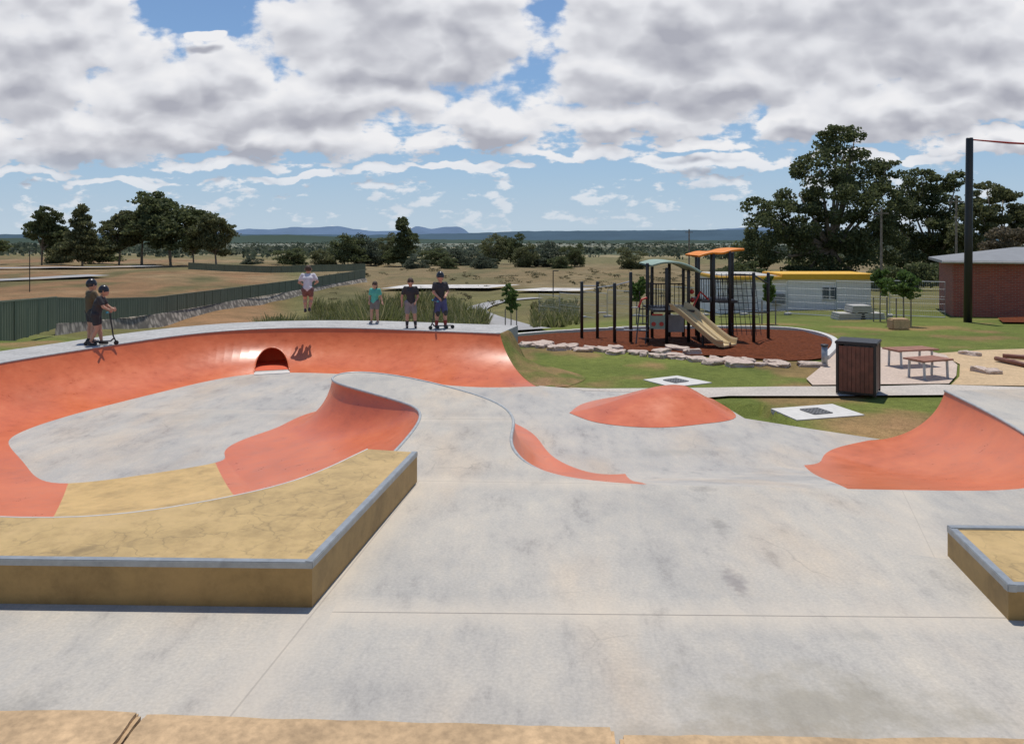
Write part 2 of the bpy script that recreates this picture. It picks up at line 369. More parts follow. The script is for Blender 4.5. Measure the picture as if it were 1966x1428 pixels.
def loft_pts(r,K=18,zo=0):
    th=math.radians(r[5]); out=[]; lin=max(0,min(1,(46-r[5])/24))
    for k in range(K+1):
        t=th*k/K; h=math.sin(t)/math.sin(th); zz=(1-math.cos(t))/(1-math.cos(th))
        hs=h*h*(2-h)*.35+h*.65 if h<1 else 1
        zz=zz*(1-lin)+hs*lin
        out.append((r[3]+(r[0]-r[3])*h,r[4]+(r[1]-r[4])*h,FZ+(r[2]-FZ)*zz+zo))
    return out
def loft(name,rows,mat,K=18,hole=None,loc=(0,0,0)):
    V=[];Fc=[]
    for r in rows: V+=loft_pts(r,K)
    W=K+1
    for i in range(len(rows)-1):
        for k in range(K):
            q=(i*W+k,(i+1)*W+k,(i+1)*W+k+1,i*W+k+1)
            if hole:
                c=np.mean([V[j] for j in q],axis=0)
                if hole(c): continue
            Fc.append(q)
    return mesh_obj(name,V,Fc,mat,loc,smooth=True)
def coping(rows,parent,name='coping',r=.022,taper=0):
    mb=MB(); N_=len(rows); rad=[r*min(1,(N_-i)/max(1,taper)) if taper else r for i in range(N_)]
    mb.tube([(q[0],q[1],q[2]-.004-(r-rad[i])*.8) for i,q in enumerate(rows)],rad,8)
    o=mb.obj(name,m_coping,tuple(WL[parent.name]),smooth=True); par(o,parent); return o
ax=Vector((-.31,.95)).normalized(); pp=Vector((ax.y,-ax.x)); T0=Vector((-5.88,18.5)); tr=.41; hk=1.08
def sproj(x,y): return (x-T0.x)*pp.x+(y-T0.y)*pp.y
def hole(c): return abs(c[0]+6)<2 and c[1]>17.8 and sproj(c[0],c[1])**2+((c[2]-FZ)/hk)**2<tr*tr
big=full[0:iA*n+1]; rowsfine=[]
for i in range(len(big)-1):
    near=-7.6<big[i][0]<-4.4 and big[i][1]>18
    m_=14 if near else 1
    for k in range(m_): rowsfine.append(big[i]+(big[i+1]-big[i])*k/m_)
rowsfine.append(big[-1])
e=empty('skate_bowl_wall',(-5.3,20.1,FZ))
tag(e,'curved orange concrete bowl wall with steel coping and small tunnel','skate ramp')
w=loft('ramp_surface',rowsfine,m_orange,K=70,hole=hole,loc=tuple(WL[e.name])); par(w,e)
coping(seg_slice(0,iA),e)
wallpts=np.array([p for r in rowsfine if abs(r[0]+6)<1.8 and r[1]>18 for p in loft_pts(r,70)])
wps=(wallpts[:,0]-T0.x)*pp.x+(wallpts[:,1]-T0.y)*pp.y; wpa=(wallpts[:,0]-T0.x)*ax.x+(wallpts[:,1]-T0.y)*ax.y
def wall_a(s,z):
    d=(wps-s)**2+(wallpts[:,2]-z)**2; ii=np.argsort(d)[:4]; wgt=1/(d[ii]+1e-5); return float((wpa[ii]*wgt).sum()/wgt.sum())
def tp(s,a,z): return (T0.x+pp.x*s+ax.x*a,T0.y+pp.y*s+ax.y*a,z)
ring=[]
for k in range(29):
    an=math.pi*k/28; s=math.cos(an)*tr; z=FZ+math.sin(an)*tr*hk; ring.append((s,wall_a(s,max(z,FZ+.01))-.004,z))
mb=MB(); mb.tube([tp(*q) for q in ring],.018,8); t=mb.obj('tunnel_rim',m_orange,tuple(WL[e.name]),smooth=True); par(t,e)
V=[];Fc=[]; R1=len(ring)
for j in range(9):
    for q in ring: V.append(tp(q[0],q[1]+(1.7-q[1])*j/8,q[2]))
for j in range(8):
    for k in range(R1-1): Fc.append((j*R1+k,j*R1+k+1,(j+1)*R1+k+1,(j+1)*R1+k))
Fc.append(tuple(8*R1+k for k in range(R1)))
m_tun=M('tunnel_orange',(.66,.11,.04),.7,.12,3)
t=mesh_obj('tunnel',V,Fc,m_tun,tuple(WL[e.name]),smooth=True); par(t,e)
mb=MB(); c0=tp(0,-.17,FZ+.004); mb.box((c0[0],c0[1],FZ+.006),(2*tr,.34,.014),math.atan2(pp.y,pp.x)); t=mb.obj('tunnel_threshold',m_kerb2,tuple(WL[e.name])); par(t,e)
mb=MB(); c0=tp(0,.95,FZ+.004); mb.box((c0[0],c0[1],FZ+.004),(2*tr-.02,1.48,.01),math.atan2(pp.y,pp.x)); t=mb.obj('tunnel_floor',m_tun,tuple(WL[e.name])); par(t,e)
e2=empty('skate_bank',(-4.2,8.5,FZ)); tag(e2,'ochre concrete bank rolling down into the skate bowl','skate ramp')
par(loft('ramp_surface',seg_slice(iA,iY),m_bank,loc=tuple(WL[e2.name])),e2)
e3=empty('skate_quarter_pipe',(-3,12,FZ)); tag(e3,'orange quarter pipe wrapping the concrete peninsula with steel coping','skate ramp')
par(loft('ramp_surface',seg_slice(iY,iB),m_orange,36,loc=tuple(WL[e3.name])),e3); coping(full[iY*n+14:iB*n-6],e3,taper=14)
e4=loft('concrete_roll_in',seg_slice(iB,iG),m_floor); struct(e4)
e5=empty('skate_quarter_pipe.001',(5.5,11,FZ)); tag(e5,'orange quarter pipe with pale deck beside the lawn','skate ramp')
par(loft('ramp_surface',seg_slice(iG,iD),m_orange,36,loc=tuple(WL[e5.name])),e5); coping(seg_slice(iG+2,iD),e5)
V=[];Fc=[]
for p in loft_pts(full[iD*n],18): V+=[p,(p[0],p[1],-1.0),]
for k in range(18): Fc.append((2*k,2*k+1,2*k+3,2*k+2))
par(mesh_obj('ramp_cheek',V,Fc,m_kerb,tuple(WL[e5.name])),e5)
i14=13
tops=[(r[0],r[1]) for r in full[i14*n:]]
dpoly=[(-13,1.0),(-13,7.5),(-9.2,8.6)]+tops+[(8.5,12.45),(14,12.3),(14,1.0)]
struct(sheet('deck_pavement',dpoly,0.0,m_deck))
V=[];Fc=[];sk=[(7.05,12.3),(8.5,12.45),(14,12.3),(14,1.0),(-13,1.0),(-13,7.5)]
for p in sk: V+=[(p[0],p[1],0),(p[0],p[1],-1)]
for k in range(len(sk)-1): Fc.append((2*k,2*k+1,2*k+3,2*k+2))
struct(mesh_obj('deck_edge_wall',V,Fc,m_kerb))
rb=full[0:i14*n+1]; V=[];Fc=[];outer=[]
for i,r in enumerate(rb):
    q0=rb[max(i-1,0)];q1=rb[min(i+1,len(rb)-1)]; t=Vector((q1[0]-q0[0],q1[1]-q0[1])).normalized(); nn=Vector((t.y,-t.x))
    if nn.dot(Vector((r[0]+5,r[1]-13)))<0: nn=-nn
    wd=1.75 if r[0]>-7 else 1.75-.35*min(1,(-7-r[0])/2)
    outer.append((r[0]+nn.x*wd,r[1]+nn.y*wd))
    V+=[(r[0],r[1],r[2]),(r[0]+nn.x*wd,r[1]+nn.y*wd,r[2]),(r[0]+nn.x*wd,r[1]+nn.y*wd,r[2]-1.2)]
for i in range(len(rb)-1):
    k=3*i; Fc.append((k,k+1,k+4,k+3)); Fc.append((k+1,k+2,k+5,k+4))
V.append((V[0][0],V[0][1],V[0][2]-1.2)); Fc.append((0,len(V)-1,2,1))
struct(mesh_obj('back_deck_pavement',V,Fc,m_back))
fpoly=[(-9.2,21.0),(-9.2,10.5),(-7.5,8.5),(-2,6.2),(8,6.2),(8,12.2),(5.8,12.27)]+[gp(1690,843,FZ)[:2],gp(1550,822,FZ)[:2],gp(1430,803,FZ)[:2],gp(1400,785,FZ)[:2],gp(1345,764,FZ)[:2],gp(1300,752,FZ)[:2],gp(1150,750,FZ)[:2],gp(1080,744,FZ)[:2],gp(1030,740,FZ)[:2],(.3,17.0),(-.5,17.6),(-2,21)]
struct(sheet('lower_floor_pavement',fpoly,FZ,m_floor))
ppoly=[gp(u,v,FZ)[:2] for u,v in [(1120,750),(1300,755),(1345,764.5),(1400,760),(1600,760),(1830,758)]]+[(11.2,15.7),(11.3,16.6)]+[gp(u,v,FZ)[:2] for u,v in [(1800,738),(1700,741),(1500,742),(1300,745),(1150,746),(1090,744)]]
struct(sheet('path_pavement',ppoly,FZ+.004,M('pale_path',(.53,.475,.41),.85,.1,1.5,scale2=20)))
hump_poly=[gp(1093,793,FZ),gp(1120,775,FZ),gp(1180,762,FZ),(3.0,15.9),(3.9,15.6),gp(1375,770,FZ),gp(1413,801,FZ),gp(1340,815,FZ),gp(1250,821,FZ),gp(1150,812,FZ)]
hp=crom([p[:2] for p in hump_poly]+[hump_poly[0][:2]],6)
apex=(3.2,14.6); V=[];Fc=[]; K=14
for i,p in enumerate(hp[:-1]):
    for k in range(K+1):
        t=k/K; zz=.43*(t*.6+.4*t*t*(3-2*t))
        if t>.8: zz-=.43*(t-.8)**2*1.2
        a2=(apex[0]+(p[0]-apex[0])*.10,apex[1]+(p[1]-apex[1])*.10)
        V.append((p[0]+(a2[0]-p[0])*t,p[1]+(a2[1]-p[1])*t,FZ+.005+zz))
N=len(hp)-1
for i in range(N):
    for k in range(K): a=i*(K+1)+k; b2=((i+1)%N)*(K+1)+k; Fc.append((a,b2,b2+1,a+1))
Fc.append(tuple(i*(K+1)+K for i in range(N)))
o=mesh_obj('skate_hump',V,Fc,m_orange,(2.6,14.4,FZ),smooth=True); tag(o,'low rounded orange concrete hump on grey skate floor','skate hump')
def ledge(poly,h,label,edge_idx,loc,top):
    e=empty('skate_ledge',loc); tag(e,label,'skate ledge')
    N=len(poly)
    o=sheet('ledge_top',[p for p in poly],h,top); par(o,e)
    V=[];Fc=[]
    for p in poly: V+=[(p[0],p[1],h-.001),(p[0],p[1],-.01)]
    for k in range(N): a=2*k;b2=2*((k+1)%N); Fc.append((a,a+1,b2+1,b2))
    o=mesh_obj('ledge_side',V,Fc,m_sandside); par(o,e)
    pts=[poly[i] for i in edge_idx]; mb=MB()
    for q,(a,b2) in enumerate(zip(pts[:-1],pts[1:])):
        a=Vector(a[:2]);b2=Vector(b2[:2]); d=(b2-a).normalized(); nn=Vector((d.y,-d.x)); mid=(a+b2)/2
        cx=sum(p[0] for p in poly)/N; cy=sum(p[1] for p in poly)/N
        if nn.dot(Vector((cx,cy))-mid)>0: nn=-nn
        rz=math.atan2(d.y,d.x); L=(b2-a).length
        c=mid-nn*.025; mb.box((c.x,c.y,h+.0015-.0225+.003+q*.003),(L+.008,.058+.003*q,.048+.003*q),rz,0,bev=.005)
    o=mb.obj('steel_edging',m_steel,loc); par(o,e)
    return e
bp=[(r[0],r[1]-.02) for r in full[(i14+1)*n:(iY+2)*n-2]]
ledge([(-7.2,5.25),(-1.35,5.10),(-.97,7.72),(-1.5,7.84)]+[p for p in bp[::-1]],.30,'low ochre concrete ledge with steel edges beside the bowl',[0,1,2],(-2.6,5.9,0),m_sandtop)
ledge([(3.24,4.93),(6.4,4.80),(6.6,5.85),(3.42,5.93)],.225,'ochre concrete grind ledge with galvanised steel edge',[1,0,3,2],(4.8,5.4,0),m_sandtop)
mb=MB(); mb.tube([(p[0],p[1],.297) for p in bp]+[(-1.5,7.84,.297)],.009,6)
t=mb.obj('steel_edging',m_kerb2,smooth=True); par(t,bpy.data.objects['skate_ledge'])
def stone_block(x0,x1,y0,y1,z0,z1,seed,yt=0):
    bm=bmesh.new(); bmesh.ops.create_cube(bm,size=1)
    c=Vector(((x0+x1)/2,(y0+y1)/2,(z0+z1)/2)); 
    for w in bm.verts: w.co=Vector((w.co.x*(x1-x0),w.co.y*(y1-y0),w.co.z*(z1-z0)))
    bmesh.ops.bevel(bm,geom=bm.edges[:],offset=.018,segments=2,affect='EDGES')
    bmesh.ops.subdivide_edges(bm,edges=[ed for ed in bm.edges if ed.calc_length()>.1],cuts=22,use_grid_fill=True)
    for w in bm.verts:
        p=w.co+c+Vector((seed*7,0,0)); nv=noise.noise_vector(p*2.2)*.014+noise.noise_vector(p*9)*.007+noise.noise_vector(p*24)*.003; nv.z*=.5
        w.co+=nv; w.co.y+=yt*w.co.x
    bm.verts.index_update(); V=[w.co+c for w in bm.verts]; Fc=[tuple(w.index for w in f.verts) for f in bm.faces]; bm.free()
    o=mesh_obj('sandstone_block',V,Fc,m_stone,(c.x,c.y,z0)); tag(o,'large rough ochre sandstone block on pale concrete','sandstone block','row of sandstone blocks'); return o
stone_block(-3.6,-1.682,2.75,3.455,0,.35,1,-.01); stone_block(-1.668,.447,2.75,3.38,0,.35,2,-.045); stone_block(.462,2.9,2.7,3.265,0,.35,3,-.02)
def lawn_mat(name):
    m,nt,b=new_mat(name); tc=nd(nt,'ShaderNodeTexCoord')
    n1=mnoise(nt,.55,6,.62,vec=tc.outputs['Object']); n2=mnoise(nt,5,6,.75,vec=tc.outputs['Object']); n5=mnoise(nt,40,3,.7,vec=tc.outputs['Object'])
    c=ramp(nt,n1,[(.34,(.115,.145,.04)),(.46,(.15,.17,.05)),(.55,(.24,.185,.08)),(.66,(.35,.21,.12))])
    c=mul(nt,c,ramp(nt,n2,[(.3,(.72,.74,.7)),(.7,(1.22,1.2,1.12))])); c=mul(nt,c,ramp(nt,n5,[(.3,(.72,.74,.72)),(.7,(1.25,1.22,1.2))]))
    nt.links.new(c,b.inputs['Base Color']); b.inputs['Roughness'].default_value=.95; b.inputs['Specular IOR Level'].default_value=.1; bump(nt,b,n5,.7,.04); return m
m_lawn=lawn_mat('lawn')
prof=loft_pts(full[0],18)
e0_=outer[0]; src=[(p[0],p[1],p[2]+.003) for p in prof]+[(prof[-1][0]+(e0_[0]-prof[-1][0])*.4,prof[-1][1]+(e0_[1]-prof[-1][1])*.4,.095)]
tg=crom([(1.25,16.85),(1.75,17.9),(1.35,18.9),(.75,19.7),(.5,20.0)],20); V=[];Fc=[];K=20
for i,p in enumerate(src):
    q=tg[int(i/(len(src)-1)*(len(tg)-1))]
    for k in range(K+1):
        t=k/K; s=t*t*(3-2*t); x=p[0]+(q[0]-p[0])*t; y=p[1]+(q[1]-p[1])*t; z1=H(q[0],q[1])+.01
        V.append((x,y,p[2]+(z1-p[2])*s+math.sin(t*math.pi)*(.08*noise.noise(Vector((x,y,0))*1.1)+.05*noise.noise(Vector((x,y,3))*3.5))))
for i in range(len(src)-1):
    for k in range(K): a=i*(K+1)+k; Fc.append((a,a+1,a+K+2,a+K+1))
struct(mesh_obj('grass_bank_ground',V,Fc,m_lawn,smooth=True))
hull=[((r[0]+o2[0])/2,(r[1]+o2[1])/2) for r,o2 in zip(rb,outer)]
hull=hull+[(-9,8),(-9,3),(12,3),(12,11.5),(5.5,11.8),(.8,15.5),(.42,16.9),(-.1,18.3)]
rr=np.concatenate([[1.5],np.exp(np.linspace(math.log(3),math.log(14000),520))])
aa=np.concatenate([np.linspace(-180,-50,27)[:-1],np.linspace(-50,50,420),np.linspace(50,180,27)[1:]])*math.pi/180
RR,AA=np.meshgrid(rr,aa,indexing='ij'); X=RR*np.sin(AA); Yy=RR*np.cos(AA)
Z=Hn(X,Yy)
nz=np.vectorize(lambda x,y:noise.noise(Vector((x*.12,y*.12,0))))(X,Yy)
Z=Z+np.where(Yy>23,nz*.12*np.clip((Yy-23)/10,0,1)*np.clip(RR/60,.5,6),0)
ins=inside_np(X,Yy,hull); Z=np.where(ins,np.minimum(Z,-1.15),Z)
Z=np.where((Yy<15)&(X>-10.5)&(X<5),np.minimum(Z,-1.0),Z); Z=np.where((Yy<11),np.minimum(Z,-.9),Z)
def lerp(a,b,t): return a*(1-t[...,None])+b*t[...,None]
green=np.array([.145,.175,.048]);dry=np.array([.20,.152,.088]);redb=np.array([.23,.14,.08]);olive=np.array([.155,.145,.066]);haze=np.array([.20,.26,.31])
AR=X/np.maximum(Yy,1)
nf=lambda s,o,sy=1:np.vectorize(lambda x,y:noise.fractal(Vector((x*s,y*s*sy,o)),1,2,5))(X,Yy)
n6=nf(.02,3); n7=nf(.0035,8,2.3); n8=nf(.35,5); n9=nf(.06,11,.5)
sm=lambda v,a,b:np.clip((v-a)/(b-a),0,1)**2*(3-2*np.clip((v-a)/(b-a),0,1))
C=np.ones(X.shape+(3,))*green
C=lerp(C,redb*1.3,sm(n8,.05,.4)*.7*(1-sm(Yy,30,40)))
C=lerp(C,redb*1.5,sm(-np.hypot(X-6.5,Yy-13.2),-1.5,-.6)*.8)
C=lerp(C,olive,sm(Yy,36,50))
C=lerp(C,dry,sm(Yy,95,130)*(AR>-.27)); 
left=sm(-AR,.28,.34)*sm(Yy,66,74); C=lerp(C,redb,left)
C=lerp(C,dry*1.4,left*sm(n6,-.1,.3)*.6*sm(Yy,110,140)); C=lerp(C,olive*.85,left*sm(n9,.1,.45)*.5)
C=lerp(C,redb*1.35,left*sm(-n9,.1,.4)*.5)
C=lerp(C,dry*.95,sm(n6,.0,.3)*sm(Yy,45,70)*.6)
C=lerp(C,np.array([.10,.105,.05]),sm(n9,.08,.4)*sm(Yy,80,110)*.55)
C=lerp(C,np.array([.26,.21,.135]),sm(-n9,.15,.4)*sm(Yy,80,110)*(1-sm(Yy,240,300))*.4)
far=sm(Yy,220,320); C=lerp(C,olive*1.0,far*.7)
C=lerp(C,np.array([.27,.225,.135]),far*sm(n7,.0,.2)); C=lerp(C,np.array([.07,.085,.05]),sm(Yy,400,700)*sm(-n7,-.05,.1))
C=lerp(C,haze,1-np.exp(-np.maximum(Yy,0)/5500.))  # aerial perspective painted into the ground colours, bluer with distance
nr,na=X.shape; V=np.stack([X,Yy,Z],-1).reshape(-1,3)
i,j=np.meshgrid(np.arange(nr-1),np.arange(na-1),indexing='ij'); a0=i*na+j
Fc=np.stack([a0,a0+1,a0+na+1,a0+na],-1).reshape(-1,4)
me=bpy.data.meshes.new('ground'); me.vertices.add(len(V)); me.vertices.foreach_set('co',V.ravel())
me.loops.add(Fc.size); me.loops.foreach_set('vertex_index',Fc.ravel().astype(np.int32)); me.polygons.add(len(Fc)); me.polygons.foreach_set('loop_start',np.arange(0,Fc.size,4,dtype=np.int32)); me.update(calc_edges=True); me.validate()
ca=me.color_attributes.new('Col','FLOAT_COLOR','POINT'); ca.data.foreach_set('color',np.concatenate([C.reshape(-1,3),np.ones((len(V),1))],1).astype(np.float32).ravel())
me.polygons.foreach_set('use_smooth',[True]*len(me.polygons))
m_ter,nt,b=new_mat('terrain'); at_=nd(nt,'ShaderNodeAttribute',attribute_name='Col'); tc=nd(nt,'ShaderNodeTexCoord')
n1=mnoise(nt,.25,8,.7,vec=tc.outputs['Object']); n2=mnoise(nt,5,6,.75,vec=tc.outputs['Object']); n5=mnoise(nt,40,2,.7,vec=tc.outputs['Object'])
c=mul(nt,at_.outputs['Color'],ramp(nt,n1,[(.3,(.68,.72,.66)),(.68,(1.3,1.23,1.13))])); c=mul(nt,c,ramp(nt,n2,[(.3,(.74,.75,.72)),(.7,(1.24,1.22,1.18))])); c=mul(nt,c,ramp(nt,n5,[(.3,(.75,.77,.75)),(.7,(1.22,1.2,1.2))]))
nt.links.new(c,b.inputs['Base Color']); b.inputs['Roughness'].default_value=1; b.inputs['Specular IOR Level'].default_value=.1; bump(nt,b,n5,.6,.04)
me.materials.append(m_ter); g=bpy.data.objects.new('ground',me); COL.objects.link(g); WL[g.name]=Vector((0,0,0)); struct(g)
# ---------------------------------------------------------------- sheets on lawn
def pz(pts,z): return [gp(u,v,z)[:2] for u,v in pts]
mulch=pz([(950,650),(1000,639),(1100,632),(1300,628),(1480,629),(1555,638),(1598,655),(1600,675),(1575,697),(1450,697),(1300,686),(1150,677),(1010,668),(965,660)],-.97)
mulch=[tuple(p) for p in crom(mulch+[mulch[0]],4)[:-1]]
struct(sheet('mulch_ground',mulch,lambda x,y:H(x,y)+.05+.05*noise.noise(Vector((x,y,0))*.8)+.03*noise.noise(Vector((x,y,0))*3),m_mulch,.35))
kp=crom(pz([(940,652),(1000,637),(1100,631),(1300,627),(1480,628),(1555,637),(1598,654),(1602,675),(1585,697)],-.97),8)
mb=MB()
for p,q in zip(kp[:-1],kp[1:]):
    a=Vector((p[0],p[1],0));b2=Vector((q[0],q[1],0));d=(b2-a); mid=(a+b2)/2; mb.box((mid.x,mid.y,H(mid.x,mid.y)+.04),(d.length+.02,.18,.2),math.atan2(d.y,d.x))
o=mb.obj('kerb',m_kerb2,(5,28,-1)); struct(o)
plz=[(1560,741),(1548,728),(1575,705),(1590,690),(1604,668),(1640,660),(1700,664),(1760,666),(1815,680),(1838,700),(1836,722),(1822,738)]
struct(sheet('plaza_pavement',pz(plz,-.84),lambda x,y:H(x,y)+.045,m_path,.5))
struct(sheet('sand_ground',pz([(1826,740),(1842,722),(1843,698),(1800,676),(1880,668),(2080,662),(2150,745)],-.84),lambda x,y:H(x,y)+.03+.04*noise.noise(Vector((x,y,0))),m_sand,.4))
struct(sheet('garden_ground',pz([(1915,612),(2100,606),(2100,630),(1925,626)],-1.25),lambda x,y:H(x,y)+.1,m_mulch,1))
def zpath(name,pts,w,mat,zo=.05):
    c=crom(pts,8); V=[];Fc=[]
    for i2,p in enumerate(c):
        q0=c[max(i2-1,0)];q1=c[min(i2+1,len(c)-1)]; t=Vector((q1[0]-q0[0],q1[1]-q0[1])).normalized()
        for s in (-1,-.33,.33,1): x=p[0]-t.y*w/2*s; y=p[1]+t.x*w/2*s; V.append((x,y,H(x,y)+zo))
    for i2 in range(len(c)-1):
        for k in range(3): a=i2*4+k; Fc.append((a,a+4,a+5,a+1))
    return struct(mesh_obj(name,V,Fc,mat))
m_road=M('distant_road',(.33,.32,.31),.9,.1,.5)
zpath('garden_path',[(.6,34,),(.3,42),(-.8,52),(-2.6,64),(-3.6,74),(-1.5,84),(3,88)],2.4,m_road,.12)
zpath('left_road',[(-150,140),(-100,149),(-84,158),(-80,168)],6,m_road,.35)
zpath('left_road.001',[(-110,108),(-82,112),(-74,118),(-70,128)],5,m_road,.3)
m_peb=M('white_gravel',(.55,.52,.48),.95,.4,.6)
zpath('gravel_bed_ground',[(-19,122),(-8,118),(-1,114)],9,m_peb,.45); zpath('gravel_bed_ground.001',[(2,104),(6,100),(10,98)],7,m_peb,.4)
def drain(poly):
    c=np.mean(poly,axis=0); z=H(c[0],c[1])
    e=empty('drain_pit',(c[0],c[1],z)); tag(e,'square concrete drain surround with iron grate in grass','drain','drains in the lawn')
    V=[(p[0],p[1],H(p[0],p[1])+.02) for p in poly]+[(p[0],p[1],z-.2) for p in poly]
    par(mesh_obj('surround',V,[(0,1,2,3),(0,4,5,1),(1,5,6,2),(2,6,7,3),(3,7,4,0)],m_kerb2,tuple(WL[e.name])),e)
    mb=MB(); d=Vector((poly[1][0]-poly[0][0],poly[1][1]-poly[0][1])); rz=math.atan2(d.y,d.x); u=Vector((math.cos(rz),math.sin(rz))); vv=Vector((-u.y,u.x)); s=.20; z=H(c[0],c[1])+.02
    for k in range(6):
        t=-s+2*s*k/5; mb.box((c[0]+vv.x*t,c[1]+vv.y*t,z+.012),(2*s,.03,.016),rz)
        mb.box((c[0]+u.x*t,c[1]+u.y*t,z+.010),(.03,2*s,.014),rz)
    par(mb.obj('grate',m_iron,tuple(WL[e.name])),e)
drain(pz([(1235,727),(1300,719),(1367,733),(1290,742)],-.83)); drain(pz([(1480,785),(1598,776),(1660,797),(1530,807)],-.83))
bv=[]
for k in range(5):
    bm=bmesh.new(); bmesh.ops.create_icosphere(bm,subdivisions=3,radius=1); 
    for w in bm.verts:
        p=w.co.copy(); q=Vector((max(-.75,min(.75,p.x)),max(-.7,min(.7,p.y)),max(-.6,min(.55,p.z)))); w.co=q*1.25+noise.noise_vector(p*1.3+Vector((k*9,0,0)))*.28+noise.noise_vector(p*4+Vector((k*9,0,0)))*.06
    me=bpy.data.meshes.new('boulder'); bm.to_mesh(me); bm.free(); me.materials.append(m_rock); bv.append(me)
def boulder(x,y,s,sz,lab='pale pink sandstone boulder bordering the playground mulch',grp='boulders around the playground'):
    o=bpy.data.objects.new('boulder',random.choice(bv)); COL.objects.link(o); o.location=(x,y,H(x,y)+sz*.35); o.rotation_euler=(random.uniform(-.1,.1),random.uniform(-.1,.1),random.uniform(0,6.3)); o.scale=(s,s*random.uniform(.55,.9),sz); WL[o.name]=o.location.copy(); tag(o,lab,'boulder',grp)
line=crom(pz([(1005,664),(1050,667),(1150,674),(1250,683),(1350,692),(1450,699),(1500,702)],-.9),8)
for k,p in enumerate(line): boulder(p[0]+random.uniform(-.15,.15),p[1]+random.uniform(-.3,.25),random.uniform(.13,.30),random.uniform(.07,.13))
for u,v in [(1040,664),(1120,676),(1090,671),(1070,675),(1180,672),(1270,678),(1300,673),(1330,680),(1370,700),(1420,704),(1560,704)]:
    p=gp(u,v,-.9); boulder(p[0],p[1],random.uniform(.22,.38),random.uniform(.09,.15))
for u,v,s in [(1862,680,.3),(1886,714,.28),(1905,716,.2),(1990,690,.3)]:
    p=gp(u,v,-.84); boulder(p[0],p[1],s,.13,'pale sandstone boulder lying on sand','boulders on the sand')
for (u,v,u2,v2) in [(1912,688,1990,706),(1925,683,2010,690)]:
    a=gp(u,v,-.78);b2=gp(u2,v2,-.78); mb=MB(); mb.tube([a,((a[0]+b2[0])/2,(a[1]+b2[1])/2+.03,-.77),b2],[.06,.065,.055],10); o=mb.obj('log',m_timber,a,smooth=True); tag(o,'weathered timber log lying on sand','log')
def litter_bin():
    cx,cy=(1648-CU)/F*16.0,16.0; z=H(cx,cy)+.05; rz=math.radians(-32); R=Matrix.Rotation(rz,3,'Z'); L=(cx,cy,z)
    e=empty('litter_bin',L); tag(e,'square timber slatted bin enclosure with dark steel top','litter bin')
    def P(x,y,zz): p=R@Vector((x,y,zz)); return (cx+p.x,cy+p.y,z+p.z)
    s=.36
    mb=MB()
    for sx in(-1,1):
        for sy in(-1,1): mb.box(P(sx*s,sy*s,.54),(.05,.05,1.04),rz)
    mb.box(P(0,0,.06),(2*s,2*s,.05),rz); par(mb.obj('frame',m_black,L),e)
    mb=MB()
    for side in range(4):
        for k in range(8):
            t=-s+.07+k*(2*s-.14)/7
            c=[(t,-s,0),(s,t,0),(t,s,0),(-s,t,0)][side]; dims=(.079,.025,.95) if side%2==0 else (.025,.079,.95)
            mb.box(P(c[0],c[1],.55),dims,rz,bev=.004)
    par(mb.obj('slat_panel',m_timber,L),e)
    mb=MB(); mb.box(P(0,0,.52),(2*s-.08,2*s-.08,.9),rz); par(mb.obj('inner_bin',m_dark,L),e)
    mb=MB(); mb.box(P(0,0,1.09),(2*s+.09,2*s+.09,.06),rz,bev=.012); par(mb.obj('lid',m_black,L),e)
litter_bin()
L=gp(1583,704,-.86); e=empty('drinking_fountain',L); tag(e,'slim grey drinking fountain on the path edge','drinking fountain')
mb=MB(); mb.tube([(L[0],L[1],L[2]-.05),(L[0],L[1],L[2]+.52)],.075,14); par(mb.obj('column',m_steel,L,smooth=True),e)
mb=MB(); mb.tube([(L[0],L[1],L[2]+.52),(L[0],L[1],L[2]+.55),(L[0],L[1],L[2]+.58)],[.08,.1,.09],14); par(mb.obj('bowl',m_dark,L,smooth=True),e)
m_bt=M('bench_timber',(.36,.16,.10),.6,.2,6)
def bench(cx,cy,w,rz,lab):
    z=H(cx,cy)+.05; L=(cx,cy,z); e=empty('bench',L); tag(e,lab,'bench','benches beside the path'); R=Matrix.Rotation(rz,3,'Z')
    def P(x,y,zz): p=R@Vector((x,y,zz)); return (cx+p.x,cy+p.y,z+p.z)
    mb=MB()
    for k in range(5): mb.box(P(0,-.24+.12*k,.43),(w,.105,.04),rz,bev=.006)
    par(mb.obj('seat',m_bt,L),e)
    for s in(-1,1):
        mb=MB()
        for t in(-1,1): mb.tube([P(s*w*.38,t*.2,.41),P(s*w*.38,t*.22,0)],.03,8)
        mb.tube([P(s*w*.38,-.2,.40),P(s*w*.38,.2,.40)],.03,8); par(mb.obj('leg',m_galv2,L),e)
bench((1782-CU)/F*17.9,17.9,.95,.35,'backless reddish timber bench with steel legs'); bench((1748-CU)/F*19.6,19.6,1.25,.25,'backless reddish timber bench with steel legs')
# ---------------------------------------------------------------- playground
L=(5.3,25.2,H(5.3,25.2)); pg=empty('playground_tower',L); tag(pg,'black post play tower with arched roofs and beige double slide','play equipment')
def X(u,y): return (u-CU)/F*y
def Zv(v,y): return CZ-(v-HV)/F*y
def post(u,vt,y,par_,r=.055,cap=True):
    x=X(u,y); zt=Zv(vt,y); z0=H(x,y)-.1; mb=MB(); mb.tube([(x,y,z0),(x,y,zt-.04),(x,y,zt)],[r,r,r*.7],10); o=mb.obj('post',m_black,(x,y,z0),smooth=True); par(o,par_); return (x,y,zt)
for q in [(1243,505,24.4),(1252,502,26.2),(1280,514,24.2),(1285,502,26.2),(1322,518,24.6),(1312,506,26.3),(1337,489,26.6),(1341,494,24.9),(1370,487,24.9),(1366,484,26.6),(1401,482,24.9),(1406,484,26.6),(1447,523,24.6),(1475,523,25.8)]: post(*q,pg)
